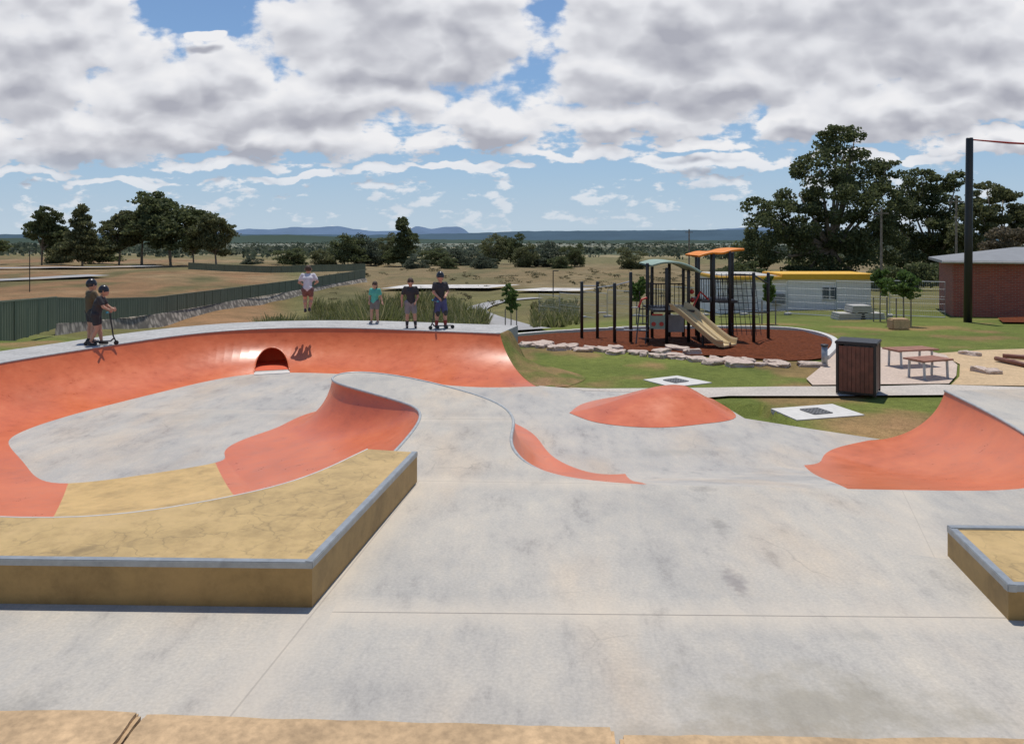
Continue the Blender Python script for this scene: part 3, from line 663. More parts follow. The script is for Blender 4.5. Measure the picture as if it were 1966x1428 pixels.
mb=MB(); mb.box((X(1283,25.2),25.2,Zv(592,25.2)),(X(1322,25.2)-X(1245,25.2),1.9,.07)); par(mb.obj('platform',m_black,L),pg)
mb=MB(); mb.box((X(1370,25.7),25.7,Zv(575,25.7)),(X(1404,25.7)-X(1338,25.7),1.6,.07)); par(mb.obj('platform',m_black,L),pg)
def roof(us,vs,y0,y1,mat,name):
    V=[];Fc=[]; c=crom([(X(u,(y0+y1)/2),Zv(v,(y0+y1)/2)) for u,v in zip(us,vs)],8); ny=24
    for p in c:
        for k in range(ny+1): V.append((p[0],y0+(y1-y0)*k/ny,p[1]+.02*(k%2)))
    for i2 in range(len(c)-1):
        for k in range(ny): a=i2*(ny+1)+k; Fc.append((a,a+1,a+ny+2,a+ny+1))
    k0=len(V); V2=[(x,y,z-.05) for x,y,z in V]; F2=[tuple(q+k0 for q in f[::-1]) for f in Fc]
    par(mesh_obj(name,V+V2,Fc+F2,mat,L),pg)
    for yy in(y0,y1): mb=MB(); mb.tube([(p[0],yy,p[1]-.02) for p in c],.04,8); par(mb.obj('roof_rim',mat,L,smooth=True),pg)
roof([1238,1262,1290,1312,1330],[507,501,502,509,519],24.2,26.4,m_greenroof,'arched_roof')
roof([1328,1350,1372,1392,1413],[490,484,484,479,477],24.9,26.7,m_orangeroof,'wavy_roof')
for (u0,u1,y,va,vb) in [(1243,1280,24.3,545,590),(1337,1370,24.9,535,575),(1370,1401,24.9,535,575),(1252,1312,26.2,545,592)]:
    mb=MB(); x0,x1=X(u0,y),X(u1,y)
    for v in (va,vb): mb.tube([(x0,y,Zv(v,y)),(x1,y,Zv(v,y))],.022,6)
    for k in range(1,7): xx=x0+(x1-x0)*k/7; mb.tube([(xx,y,Zv(va,y)),(xx,y,Zv(vb,y))],.013,6)
    par(mb.obj('railing',m_black,L),pg)
mb=MB(); y=25.4
for k in range(9):
    u=1376+k*9; mb.tube([(X(u,y),y,Zv(525,y)),(X(u+4,y),y-.5,Zv(640,y))],.010,5)
for k in range(9):
    v=528+k*13; mb.tube([(X(1374,y),y-.5*k/8,Zv(v,y)),(X(1449,y),y-.5*k/8,Zv(v,y))],.010,5)
par(mb.obj('climbing_net',m_dark,L),pg)
mb=MB(); mb.tube([(X(1401,24.9),24.9,Zv(527,24.9)),(X(1447,24.6),24.6,Zv(528,24.6)),(X(1475,25.8),25.8,Zv(545,25.8))],.03,8); par(mb.obj('cross_bar',m_black,L),pg)
mb=MB(); mb.tube([(X(1447,24.6),24.6,Zv(600,24.6)),(X(1475,25.8),25.8,Zv(600,25.8))],.025,8); par(mb.obj('cross_bar',m_black,L),pg)
mb=MB(); y=24.1
for u in(1228,1246): mb.tube([(X(u-8,y-.5),y-.6,Zv(655,y)),(X(u,y),y,Zv(590,y)),(X(u,y),y,Zv(560,y))],.022,7)
for k in range(5): t=k/4; mb.tube([(X(1221+6*t,y),y-.55+.5*t,Zv(645-52*t,y)),(X(1239+6*t,y),y-.55+.5*t,Zv(645-52*t,y))],.018,6)
par(mb.obj('ladder',m_black,L),pg)
mb=MB(); mb.box((X(1262,24.2),24.2,Zv(618,24.2)),(.5,.04,.42),bev=.01); mb.box((X(1262,24.17),24.165,Zv(604,24.2)),(.34,.03,.05),m=1)
for u in(1255,1270): mb.tube([(X(u,24.15),24.17,Zv(622,24.15)),(X(u,24.15),24.14,Zv(622,24.15))],.07,12,m=1)
par(mb.obj('play_panel',[m_greenroof,m_red],L),pg)
mb=MB(); mb.box((X(1300,25.9),26.1,Zv(622,25.9)),(.55,.05,.6),bev=.01); par(mb.obj('play_panel',m_galv2,L,),pg)
mb=MB(); mb.tube([(X(1330,24.5),24.5,Zv(590,24.5)),(X(1345,24.6),24.6,Zv(560,24.6)),(X(1360,24.9),24.9,Zv(575,24.9))],.03,8); par(mb.obj('grab_handle',m_red,L),pg)
mb=MB(); mb.tube([(X(1226,24.1),24.1,Zv(590,24.1)),(X(1232,24.1),24.1,Zv(575,24.1)),(X(1243,24.1),24.2,Zv(572,24.1))],.035,8); par(mb.obj('grab_handle',m_red,L),pg)
for k in range(5):
    mb=MB(); mb.ell((X(1328,24.8)+.02*k,24.8,Zv(560+k*16,24.8)),(.08,.08,.08)); par(mb.obj('climbing_knob',m_red,L,smooth=True),pg)
top=Vector((X(1300,24.3),24.3,Zv(591,24.3))); bot=Vector((X(1402,22.9),22.9,H(X(1402,22.9),22.9)+.16))
d=Vector((bot.x-top.x,bot.y-top.y,0)); Ld=d.length; d.normalize(); nn=Vector((-d.y,d.x,0)); cs=[]
for k in range(33):
    q=k/32*2-1; ww=q*.44; aq=abs(q); zz=.0
    if aq>.9: zz=.17
    elif aq>.82: zz=.17*(aq-.82)/.08
    elif aq<.07: zz=.08
    elif aq<.14: zz=.08*(.14-aq)/.07
    cs.append((ww,zz))
V=[];Fc=[]; NS=24
for i2 in range(NS+1):
    t=i2/NS; s=min(1,max(0,(t-.05)/.84)); fall=s*s*(3-2*s)*.22+s*.78
    c=top+d*Ld*t; c.z=top.z+(bot.z-top.z)*fall
    for w_,z_ in cs: V.append(tuple(c+nn*w_+Vector((0,0,z_))))
W=len(cs)
for i2 in range(NS):
    for k in range(W-1): a=i2*W+k; Fc.append((a,a+1,a+W+1,a+W))
k0=len(V); V+=[(x,y,z-.05) for x,y,z in V]; Fc+=[tuple(q+k0 for q in f[::-1]) for f in Fc]
for i2 in range(NS):
    a=i2*W; Fc.append((a,a+W,a+W+k0,a+k0)); a=i2*W+W-1; Fc.append((a+W,a,a+k0,a+W+k0))
for k in range(W-1): a=NS*W+k; Fc.append((a,a+1,a+1+k0,a+k0))
par(mesh_obj('slide',V,Fc,m_slide,L),pg)
for tt,zt in((.9,bot.z+.03),(.5,(top.z+bot.z)/2)):
    p=top+d*Ld*tt; mb=MB(); mb.tube([(p.x,p.y,H(p.x,p.y)-.05),(p.x,p.y,zt)],.04,8); par(mb.obj('slide_support',m_black,L),pg)
L2=(3,24.6,H(3,24.6)); cf=empty('climbing_frame',L2); tag(cf,'row of tall black posts with swing bars on mulch','play equipment')
for u,vt,y in [(1117,540,26.2),(1147,540,26.2),(1180,543,24.6),(1211,522,24.6)]: post(u,vt,y,cf)
for pl,r_ in [([(X(1117,26.2),26.2,Zv(549,26.2)),(X(1147,26.2),26.2,Zv(549,26.2))],.02),([(X(1180,24.6),24.6,Zv(634,24.6)),(X(1243,24.4),24.4,Zv(634,24.4))],.03),([(X(1147,26.2),26.2,Zv(552,26.2)),(X(1180,24.6),24.6,Zv(548,24.6)),(X(1211,24.6),24.6,Zv(540,24.6))],.02)]:
    mb=MB(); mb.tube(pl,r_,7); par(mb.obj('cross_bar',m_galv2,L2),cf)
for (u,v,y) in [(1147,600,26.2),(1180,630,24.6),(1211,590,24.6)]: mb=MB(); mb.box((X(u,y)+.16,y,Zv(v,y)),(.3,.12,.03),bev=.006); par(mb.obj('step',m_galv2,L2),cf)
# ---------------------------------------------------------------- buildings
def site_building():
    y=45; x0=X(1383,y);x1=X(1672,y); z0=H((x0+x1)/2,y)-.3; zt=Zv(536,y); L=((x0+x1)/2,y+2,z0); e=empty('site_office',L); tag(e,'low white portable building with yellow roof fascia','building')
    mb=MB(); mb.box(((x0+x1)/2,y+2.5,(z0+zt)/2),(x1-x0,5,zt-z0))
    xx=x0+.3
    while xx<x1: mb.box((xx,y-.012,(z0+zt)/2),(.04,.03,zt-z0-.05)); xx+=1.2
    par(mb.obj('wall',m_white,L),e)
    xm=X(1500,y)
    mb=MB(); mb.box(((xm+x1)/2+.1,y+1.5,zt+.16),(x1-xm+.3,3.6,.32),bev=.03); par(mb.obj('roof_fascia',m_yellow,L),e)
    mb=MB(); mb.box(((x0+xm)/2-.15,y+2.3,zt+.09),(xm-x0+.1,5.7,.18),bev=.03); par(mb.obj('roof_fascia',m_yellow,L),e)
    mb=MB(); mb.box(((x0+xm)/2-.15,y+2.4,zt+.2),(xm-x0-.2,5.0,.04)); par(mb.obj('roof_sheet',m_kerb,L),e)
    for u,w_,h_ in [(1592,.9,.8)]:
        mb=MB(); mb.box((X(u,y),y-.03,zt-.85),(w_,.05,h_)); mb.box((X(u,y),y-.06,zt-.85),(w_*.94,.03,h_*.9),m=1); mb.box((X(u,y),y-.08,zt-.85),(.05,.03,h_),m=0); par(mb.obj('window',[m_white,m_glass],L),e)
    mb=MB(); mb.box((X(1420,y),y-.03,z0+1.35),(.9,.06,1.9)); par(mb.obj('door',m_kerb2,L),e)
    mb=MB(); mb.box((X(1491,y),y-.25,z0+1.0),(.7,.4,.6),bev=.02); par(mb.obj('air_conditioner',m_iron,L),e)
site_building()
px,py=X(1829,38),38.; fd=Vector((1,-.45)).normalized(); sd=Vector((.45,1)).normalized(); z0=H(px,py)-.4; zt=Zv(499,38)
def FP(a,b2,z): return (px+fd.x*a+sd.x*b2,py+fd.y*a+sd.y*b2,z)
L=FP(5,3,z0); e=empty('brick_house',L); tag(e,'low red brick building with grey metal roof','building')
Lf,Wf=11,6.5
def obx(a0,a1,b0,b1,c0,c1):
    V=[FP(a,b_,c) for a in(a0,a1) for b_ in(b0,b1) for c in(c0,c1)]; return V,[(0,1,3,2),(4,6,7,5),(0,4,5,1),(2,3,7,6),(0,2,6,4),(1,5,7,3)]
mb=MB(); mb.add(*obx(0,Lf,0,Wf,z0,zt)); par(mb.obj('wall',m_brick,L),e)
o_=.5; V=[FP(-o_,-o_,zt-.02),FP(Lf+o_,-o_,zt-.02),FP(Lf+o_,Wf+o_,zt-.02),FP(-o_,Wf+o_,zt-.02),FP(3.2,Wf/2,zt+.62),FP(Lf-3.2,Wf/2,zt+.62),FP(-o_,-o_,zt-.16),FP(Lf+o_,-o_,zt-.16),FP(Lf+o_,Wf+o_,zt-.16),FP(-o_,Wf+o_,zt-.16)]
par(mesh_obj('roof',V,[(0,1,5,4),(1,2,5),(2,3,4,5),(3,0,4),(6,7,1,0),(7,8,2,1),(8,9,3,2),(9,6,0,3),(9,8,7,6)],M('metal_roof',(.22,.225,.23),.6,.1,2),L),e)
mb=MB(); mb.tube([FP(-o_-.02,-o_-.06,zt-.1),FP(Lf,-o_-.06,zt-.1)],.06,8); par(mb.obj('gutter',m_kerb,L),e)
mb=MB(); mb.add(*obx(5,6.8,-.04,.02,zt-1.6,zt-.5)); mb.add(*obx(5.08,6.72,-.06,-.05,zt-1.52,zt-.58),m=1); par(mb.obj('window',[m_white,m_glass],L),e)
y=33.; xp=X(1858,y); z0=H(xp,y)-.1; zt=Zv(265,y); L=(xp,y,z0); e=empty('shade_sail_pole',L); tag(e,'tall thick dark steel pole with red strut at top','pole')
mb=MB(); mb.tube([(xp,y,z0),(xp+.04,y,(z0+zt)/2),(xp+.08,y,zt-.05),(xp+.08,y,zt)],[.17,.16,.145,.13],16); par(mb.obj('column',m_black,L,smooth=True),e)
mb=MB(); mb.tube([(xp+.1,y,zt-.07),(xp+1.8,y,zt-.22),(xp+5,y,zt-.38)],[.03,.045,.03],8); par(mb.obj('strut',m_red,L,smooth=True),e)
def util_pole(u,vt,y,r=.11):
    x=X(u,y); z0=H(x,y)-.2; zt=Zv(vt,y); L=(x,y,z0); e=empty('utility_pole',L); tag(e,'plain timber utility pole behind trees','utility pole','utility poles')
    mb=MB(); mb.tube([(x,y,z0),(x,y,zt)],[r,r*.7],8); par(mb.obj('shaft',m_bark,L),e)
    mb=MB(); mb.box((x,y,zt-.5),(1.2,.1,.1)); par(mb.obj('cross_arm',m_bark,L),e)
util_pole(1692,398,62,.12); util_pole(1323,440,120,.14); util_pole(1836,375,58,.1)
for u,vt,y in [(57,482,95),(1062,520,90)]:
    x=X(u,y); z0=H(x,y)-.1; zt=Zv(vt,y); L=(x,y,z0); e=empty('street_lamp',L); tag(e,'slim dark street lamp post beside dry field','street lamp','street lamps')
    mb=MB(); mb.tube([(x,y,z0),(x,y,zt)],.06,6); par(mb.obj('pole',m_black,L),e); mb=MB(); mb.box((x+.3,y,zt),(.7,.25,.1)); par(mb.obj('lamp_head',m_black,L),e)
y=36
for k,(u,w_) in enumerate([(1628,1.3),(1668,1.2),(1648,1.0)]):
    mb=MB(); zz=H(X(u,y),y)+(0 if k<2 else .36)
    for r_ in range(3): mb.box((X(u,y),y,zz+.05+.11*r_),(w_-.06*r_,.9,.1),bev=.01)
    for r_ in range(2): mb.box((X(u,y)-w_*.3+w_*.6*r_,y-.02,zz+.0),(.1,.9,.08))
    o=mb.obj('concrete_slab_stack',m_kerb,(X(u,y),y,zz)); tag(o,'stack of grey concrete slabs on the lawn','concrete slabs','slab stacks')
f_=MB(); w_,h_=2.4,1.8; f_.tube([(0,0,.08),(0,0,h_),(w_,0,h_),(w_,0,.08),(0,0,.08)],.024,6); f_.tube([(0,0,.95),(w_,0,.95)],.012,5)
g_=MB()
for k in range(1,30): g_.tube([(w_*k/30,0,.1),(w_*k/30,0,h_)],.0045,3,caps=False)
for k in range(1,5): g_.tube([(0,0,h_*k/5),(w_,0,h_*k/5)],.004,3,caps=False)
b_=MB(); b_.box((0,0,.05),(.25,.6,.12),bev=.02)
e0=empty('temporary_fence_panel',(0,0,0)); proto=[f_.obj('frame',m_galv2),g_.obj('wire_mesh',m_galv2),b_.obj('base_block',m_kerb)]
path=[Vector((p[0],p[1],0)) for p in crom([(2,56),(7,49),(13,42.5),(18,38.5),(21.5,36.5)],10)]
cum=[0]; first=True
for a,b2 in zip(path[:-1],path[1:]): cum.append(cum[-1]+(b2-a).length)
def at_len(s):
    for k in range(len(path)-1):
        if cum[k+1]>=s: return path[k].lerp(path[k+1],(s-cum[k])/(cum[k+1]-cum[k]))
    return path[-1]
s=0
while s+2.5<cum[-1]:
    a=at_len(s); b2=at_len(s+2.45); z=min(H(a.x,a.y),H(b2.x,b2.y))
    if first: e=e0; kids=proto; first=False
    else:
        e=e0.copy(); COL.objects.link(e); kids=[]
        for c_ in proto:
            k_=c_.copy(); COL.objects.link(k_); kids.append(k_)
    for k_ in kids: k_.parent=e; k_.location=(0,0,0)
    e.location=(a.x,a.y,z); e.rotation_euler=(0,0,math.atan2(b2.y-a.y,b2.x-a.x)); tag(e,'grey temporary wire mesh fence panel on block foot','fence','temporary fence panels')
    s+=2.5
def green_fence(name,pts,h,label,pstep=2.4):
    L=pts[0]; e=empty(name,L); tag(e,label,'fence')
    V=[];Fc=[]; P=[Vector(p) for p in pts]; base=[]
    for a,b2 in zip(P[:-1],P[1:]):
        Ls=(b2-a).length; nseg=int(Ls/.12); d=(b2-a)/nseg; nn=Vector((d.y,-d.x,0)).normalized()
        for k in range(nseg+1): base.append(a+d*k+nn*(.02 if (k//2)%2 else -.02))
    for p in base: V+=[(p.x,p.y,p.z),(p.x,p.y,p.z+h)]
    for k in range(len(base)-1): Fc.append((2*k,2*k+2,2*k+3,2*k+1))
    par(mesh_obj('sheet_panel',V,Fc,m_fence,L),e)
    mb=MB(); mb.tube([(p.x,p.y,p.z+h+.02) for p in P],.05,4,sq=math.pi/4); par(mb.obj('rail',m_fpost,L),e)
    mb=MB(); mb.box((0,0,h/2),(.09,.12,h+.06)); pm=mb.obj('post',m_fpost); first=True
    for a,b2 in zip(P[:-1],P[1:]):
        Ls=(b2-a).length; nseg=max(1,int(Ls/pstep))
        for k in range(nseg):
            p=a.lerp(b2,k/nseg); o=pm if first else pm.copy()
            if not first: COL.objects.link(o)
            first=False; o.parent=e; o.location=p-Vector(L)
fp=dp
green_fence('green_fence',[fp(-120,705,26),fp(0,662,31),fp(108,630,43)],1.75,'dark green metal sheet fence behind the skate bowl')
fl=[(108,622,45),(200,614,56),(300,603,70),(450,577,92),(560,559,112),(702,534,140)]
green_fence('green_fence.001',[fp(*q) for q in fl],1.55,'long dark green metal sheet fence above stone wall')
green_fence('green_fence.002',[fp(362,517,150),fp(430,521,150),fp(520,524,150),fp(702,520,142)],1.3,'dark green metal fence across dry field')
m_rw,nt,b=new_mat('stone_retaining'); tc=nd(nt,'ShaderNodeTexCoord'); vo=nd(nt,'ShaderNodeTexVoronoi'); vo.inputs['Scale'].default_value=1.6; nt.links.new(tc.outputs['Object'],vo.inputs['Vector'])
c=ramp(nt,vo.outputs['Color'],[(0,(.24,.21,.18)),(.5,(.34,.30,.25)),(1,(.46,.40,.33))]); c=mul(nt,c,ramp(nt,vo.outputs['Distance'],[(.3,(1,1,1)),(.6,(.4,.4,.4))])); nt.links.new(c,b.inputs['Base Color']); b.inputs['Roughness'].default_value=.95
V=[];Fc=[]
cr=crom([fp(*q) for q in fl],5)
for p in cr: V+=[(p[0]+1.1,p[1]-2.2,p[2]-2.2),(p[0]+.15,p[1]-.3,p[2]+.02),(p[0]-.1,p[1]+.3,p[2]+.02),(p[0]-.1,p[1]+.3,p[2]-2.2)]
for k in range(len(cr)-1):
    for j_ in range(3): a=4*k+j_; Fc.append((a,a+4,a+5,a+1))
o=mesh_obj('retaining_wall',V,Fc,m_rw,tuple(cr[0])); tag(o,'rough beige stone retaining wall below green fence','wall')
# ---------------------------------------------------------------- trees
def leaves(lobes,nl,size,seed,sub=10,shell=.6,cl=(.30,.52)):
    r=np.random.default_rng(seed); vol=np.array([l[3]*l[4]*l[5] for l in lobes])**(2/3); cnt=(nl*vol/vol.sum()).astype(int)
    P=[]
    for l,cn in zip(lobes,cnt):
        ns=max(3,sub); th=r.uniform(0,2*np.pi,ns); cz=r.uniform(-.8,1,ns); rad=r.uniform(shell,1,ns); sr=np.sqrt(1-cz**2)
        sc=np.stack([sr*np.cos(th),sr*np.sin(th),cz],1)*rad[:,None]*.78
        k=r.integers(0,ns,cn); g_=r.normal(0,1,(cn,3)); g_/=np.linalg.norm(g_,axis=1)[:,None]; g_*=(r.uniform(.15,1,cn)**.5)[:,None]*r.uniform(cl[0],cl[1],ns)[k][:,None]
        g_[:,2]*=.7
        P.append((sc[k]+g_)*np.array(l[3:6])+np.array(l[:3]))
    P=np.concatenate(P); n_=len(P)
    u=r.normal(0,1,(n_,3)); u/=np.linalg.norm(u,axis=1)[:,None]; w=r.normal(0,1,(n_,3)); w[:,2]*=.7; v=np.cross(u,w); v/=np.linalg.norm(v,axis=1)[:,None]
    s=size*r.uniform(.55,1.35,n_)[:,None]; a=.5*s*u; b_=.36*s*v
    return np.stack([P-a,P+b_*.9,P+a,P-b_],1).reshape(-1,3)
def quads_mesh(name,V,mat):
    n_=len(V)//4; me=bpy.data.meshes.new(name); me.vertices.add(len(V)); me.vertices.foreach_set('co',V.ravel()); me.loops.add(len(V)); me.loops.foreach_set('vertex_index',np.arange(len(V),dtype=np.int32)); me.polygons.add(n_); me.polygons.foreach_set('loop_start',np.arange(0,len(V),4,dtype=np.int32)); me.update(calc_edges=True); me.materials.append(mat); return me
def trunk_mb(mb,base,lobes,r0,seed=0):
    rd=random.Random(seed); bx=Vector(base); top=max(l[2] for l in lobes); lo=min(l[2]-l[5] for l in lobes); cx=sum(l[0] for l in lobes)/len(lobes)
    fk=Vector((bx.x+(cx-bx.x)*.3,bx.y,bx.z+max(.15*(top-bx.z),(lo-bx.z))+.1*(top-bx.z)))
    mb.tube([bx-Vector((0,0,.1*(top-bx.z)*.3)),bx+Vector((0,0,.02*(top-bx.z))),bx.lerp(fk,.5)+Vector((rd.uniform(-.1,.1)*r0*4,0,0)),fk],[r0*1.4,r0,r0*.8,r0*.65],9)
    for l in lobes:
        e_=Vector(l[:3])+Vector((0,0,l[5]*.3)); mid=fk.lerp(e_,.5)+Vector((rd.uniform(-1,1)*.1*l[3],rd.uniform(-1,1)*.1*l[3],-.1*abs(e_.x-fk.x)))
        mb.tube([fk-Vector((0,0,.2*r0)),mid,e_],[r0*.5,r0*.3,r0*.08],6)
def make_tree(name,base,lobes,nl,size,mat,r0,label,cat='tree',group=None,seed=1,sub=10,**kw):
    e=empty(name,base); tag(e,label,cat,group)
    mb=MB(); trunk_mb(mb,base,lobes,r0,seed=seed); t=mb.obj('trunk',m_bark,base,smooth=True); par(t,e)
    V=leaves(lobes,nl,size,seed,sub,**kw)-np.array(base); me=quads_mesh('crown',V,mat); c_=bpy.data.objects.new('crown',me); COL.objects.link(c_); c_.parent=e
    return e,t,c_
def lob(u,v,ru,rv,d,dy=0,dep=None):
    k=d/F; return (X(u,d),d+dy,Zv(v,d),ru*k,(dep or ru)*k,rv*k)
d=82; airy=dict(shell=.7,cl=(.22,.42))
l1=[(1622,285,60,42,0),(1565,325,54,44,-1),(1662,335,64,50,2),(1540,385,58,44,1),(1600,385,74,52,-2),(1688,392,56,56,-1),(1495,412,60,40,0),(1560,440,76,54,-1),(1640,450,82,58,0),(1452,440,46,42,-2),(1437,488,44,48,-2),(1500,480,68,50,0),(1600,500,94,46,1),(1695,470,54,56,1),(1605,258,40,22,0),(1650,262,24,15,1),(1452,398,36,22,0),(1705,328,34,24,0),(1540,535,110,32,0),(1660,540,62,28,0)]
L=[lob(u,v,a,b2,d,dy) for u,v,a,b2,dy in l1]; bx=X(1600,d); make_tree('gum_tree',(bx,d,H(bx,d)),L,50000,.32,m_leafd,.55,'huge spreading eucalyptus with dense dark crown',seed=3,sub=19,**airy)
l2=[(1768,348,38,30,0),(1745,395,44,40,0),(1800,385,55,46,1),(1838,348,30,22,0),(1780,440,64,50,0),(1840,420,50,46,-1),(1765,500,64,46,0),(1840,490,60,48,0),(1722,440,38,46,1)]
L=[lob(u,v,a,b2,86,dy) for u,v,a,b2,dy in l2]; bx=X(1800,86); make_tree('gum_tree',(bx,86,H(bx,86)),L,26000,.32,m_leafd,.4,'tall eucalyptus with open dark crown',seed=4,sub=17,**airy)
l3=[(1895,372,42,28,0),(1938,385,36,28,1),(1880,420,48,40,0),(1932,430,50,42,0),(1880,480,60,44,0),(1965,440,46,50,0),(1990,420,56,58,0),(1850,460,36,36,0)]
L=[lob(u,v,a,b2,78,dy) for u,v,a,b2,dy in l3]; bx=X(1915,78); make_tree('gum_tree',(bx,78,H(bx,78)),L,22000,.30,m_leaf,.4,'eucalyptus with olive crown beside brick building',seed=5,sub=17,**airy)
m_leafb=leaf_mat('brown_shrub_foliage',(.15,.125,.08),(.25,.2,.135))
L=[lob(1935,462,50,32,60,0),lob(1985,460,50,40,60,0),lob(1905,485,30,24,60,0)]; bx=X(1940,60); make_tree('shrub_tree',(bx,60,H(bx,60)),L,9000,.2,m_leafb,.2,'brownish bushy tree behind the brick building',seed=6)
L=[lob(1425,520,44,34,75,0),lob(1390,535,30,22,75,0)]; bx=X(1420,75); make_tree('shrub_tree',(bx,75,H(bx,75)),L,6000,.25,m_leafd,.2,'dark bushy shrub below large eucalyptus',seed=66)
L=[lob(1720,535,60,30,70,0),lob(1800,535,60,32,70,0),lob(1760,520,50,30,70,1)]; bx=X(1750,70); make_tree('shrub_tree',(bx,70,H(bx,70)),L,9000,.25,m_leafd,.2,'dense dark shrub behind temporary fence',seed=67)
def template(seed,mat,style):
    r=random.Random(seed); L=[]
    if style=='gum':
        for k in range(17):
            a=r.uniform(0,6.28); z=r.uniform(.30,.86); q=r.uniform(.1,.36)*(1.1-abs(z-.55)*1.2); L.append((q*math.cos(a),q*math.sin(a),z,r.uniform(.16,.23),r.uniform(.16,.23),r.uniform(.10,.15)))
        L.append((0,0,.58,.32,.32,.28))
    elif style=='tall':
        for k in range(12):
            a=r.uniform(0,6.28); z=.2+.7*k/11; q=r.uniform(.05,.28)*(1.15-z); s=.36*(1.2-z*.85); L.append((q*math.cos(a),q*math.sin(a),z,s,s,.12))
    else:
        for k in range(12):
            a=r.uniform(0,6.28); z=r.uniform(.14,.8); q=r.uniform(.1,.34)*(1.1-abs(z-.4)); L.append((q*math.cos(a),q*math.sin(a),z,r.uniform(.17,.26),r.uniform(.17,.26),r.uniform(.12,.19)))
        L.append((0,0,.4,.38,.38,.36))
    mb=MB(); trunk_mb(mb,(0,0,0),L,.022 if style!='bush' else .015,seed=seed)
    tm=bpy.data.meshes.new('trunk'); tm.from_pydata(mb.v,[],mb.f); tm.materials.append(m_bark)
    return tm,quads_mesh('crown',leaves(L,12000 if style!='bush' else 8000,.038,seed,13,.6,(.28,.48)),mat)
T={k:[template(s,m,k) for s,m in sl] for k,sl in {'gum':[(11,m_leafd),(12,m_leaf),(13,m_leafd)],'tall':[(21,m_leaf),(22,m_leafd)],'bush':[(31,m_leafd),(32,m_leaf),(33,m_far)]}.items()}
def place(style,idx,u,vt,d,wpx,name,label,group,sink=.2):
    x=X(u,d); z0=H(x,d)-sink; zt=Zv(vt,d); h=(zt-z0); w_=wpx*d/F
    e=bpy.data.objects.new(name,None); COL.objects.link(e); e.location=(x,d,z0); e.scale=(w_,w_,h); e.rotation_euler=(0,0,random.uniform(0,6.28)); WL[e.name]=Vector(e.location); tag(e,label,'tree',group)
    for nm,me in zip(('trunk','crown'),T[style][idx]): o=bpy.data.objects.new(nm,me); COL.objects.link(o); o.parent=e
for st,ix,u,vt,d,w_ in [('gum',0,80,390,178,100),('tall',0,158,390,175,105),('gum',1,228,396,182,100),('gum',0,328,360,180,170),('gum',2,272,372,186,125),('gum',1,416,404,178,105),('gum',2,-20,440,180,110),('gum',1,372,410,190,85),('bush',0,190,450,190,90),('bush',1,110,460,195,80)]:
    place(st,ix,u,vt,d,w_,'gum_tree','dark rounded gum tree standing in dry paddock','gum trees in the paddock',1.0)
for st,ix,u,vt,d,w_ in [('bush',0,560,470,215,85),('bush',1,620,474,225,65),('bush',0,668,440,230,95),('bush',2,705,430,235,85),('tall',1,773,416,228,85),('bush',1,740,440,240,60),('bush',0,835,470,240,75),('bush',2,890,465,250,90),('bush',1,945,442,270,75),('bush',0,985,438,275,65),('bush',2,1040,447,240,100),('bush',1,1005,462,235,65),('bush',0,1103,460,235,60),('bush',1,1215,470,210,80),('bush',2,930,480,220,65),('bush',2,485,486,215,55),('bush',0,1075,486,220,55),('bush',2,800,484,215,65),('bush',0,860,488,215,50)]:
    place(st,ix,u,vt,d,w_,'bushy_tree','dense dark green bushy tree in open grassland','bushy trees across the plain',1.2)
def young(u,vt,d,w_,lab):
    x=X(u,d); z0=H(x,d); zt=Zv(vt,d); h=zt-z0; w=w_*d/F; r=random.Random(int(u)); L=[]
    for k in range(9): a=r.uniform(0,6.28);q=r.uniform(.05,.34)*w; L.append((x+q*math.cos(a),d+q*math.sin(a),z0+h*r.uniform(.45,.9),w*.2,w*.2,h*.1))
    L.append((x,d,z0+h*.68,w*.25,w*.25,h*.24))
    e,t,c_=make_tree('young_tree',(x,d,z0),L,2400,.12,m_leafy,.035,lab,group='newly planted trees',seed=int(u))
    for s in(-1,1):
        mb=MB(); mb.tube([(x+s*.3,d,z0-.05),(x+s*.3,d,z0+h*.45)],.03,6); par(mb.obj('stake',m_bark,(x,d,z0)),e)
young(1735,508,31,85,'young leafy tree with timber stakes on lawn'); young(981,540,40,42,'small round young tree beside the path'); young(1476,522,33,40,'slim young tree behind the playground'); young(1222,527,36,38,'slim young tree behind the playground'); young(1690,512,34,35,'slim young tree on lawn')
mb=MB(); x=X(1725,29.5); mb.box((x,29.5,H(x,29.5)+.2),(.7,.5,.42),bev=.05); o=mb.obj('sandstone_seat_block',m_stone,(x,29.5,H(x,29.5))); tag(o,'small square sandstone block on lawn by young tree','sandstone block')
def tufts(name,n_,fx,hgt,wd,mat,blades=9):
    P=[]
    for _ in range(n_):
        x,y=fx(); z=H(x,y); hg=hgt*random.uniform(.35,1.0)*max(.25,1+1.3*noise.noise(Vector((x*.35,y*.2,4))))
        for k in range(blades):
            a=random.uniform(0,6.28); q=random.uniform(0,.35)*hg; bx=x+math.cos(a)*q*.5; by=y+math.sin(a)*q*.5; hh=hg*random.uniform(.6,1.2); tx_=bx+math.cos(a)*hh*.6; ty_=by+math.sin(a)*hh*.6; w=wd*random.uniform(.6,1.3); px,py=-math.sin(a)*w,math.cos(a)*w
            P+=[(bx-px,by-py,z-.05),(bx+px,by+py,z-.05),(tx_+px*.4,ty_+py*.4,z+hh),(tx_-px*.4,ty_-py*.4,z+hh)]
    me=quads_mesh(name,np.array(P,float),mat); o=bpy.data.objects.new(name,me); COL.objects.link(o); WL[o.name]=Vector((0,0,0)); o['kind']='stuff'; return o
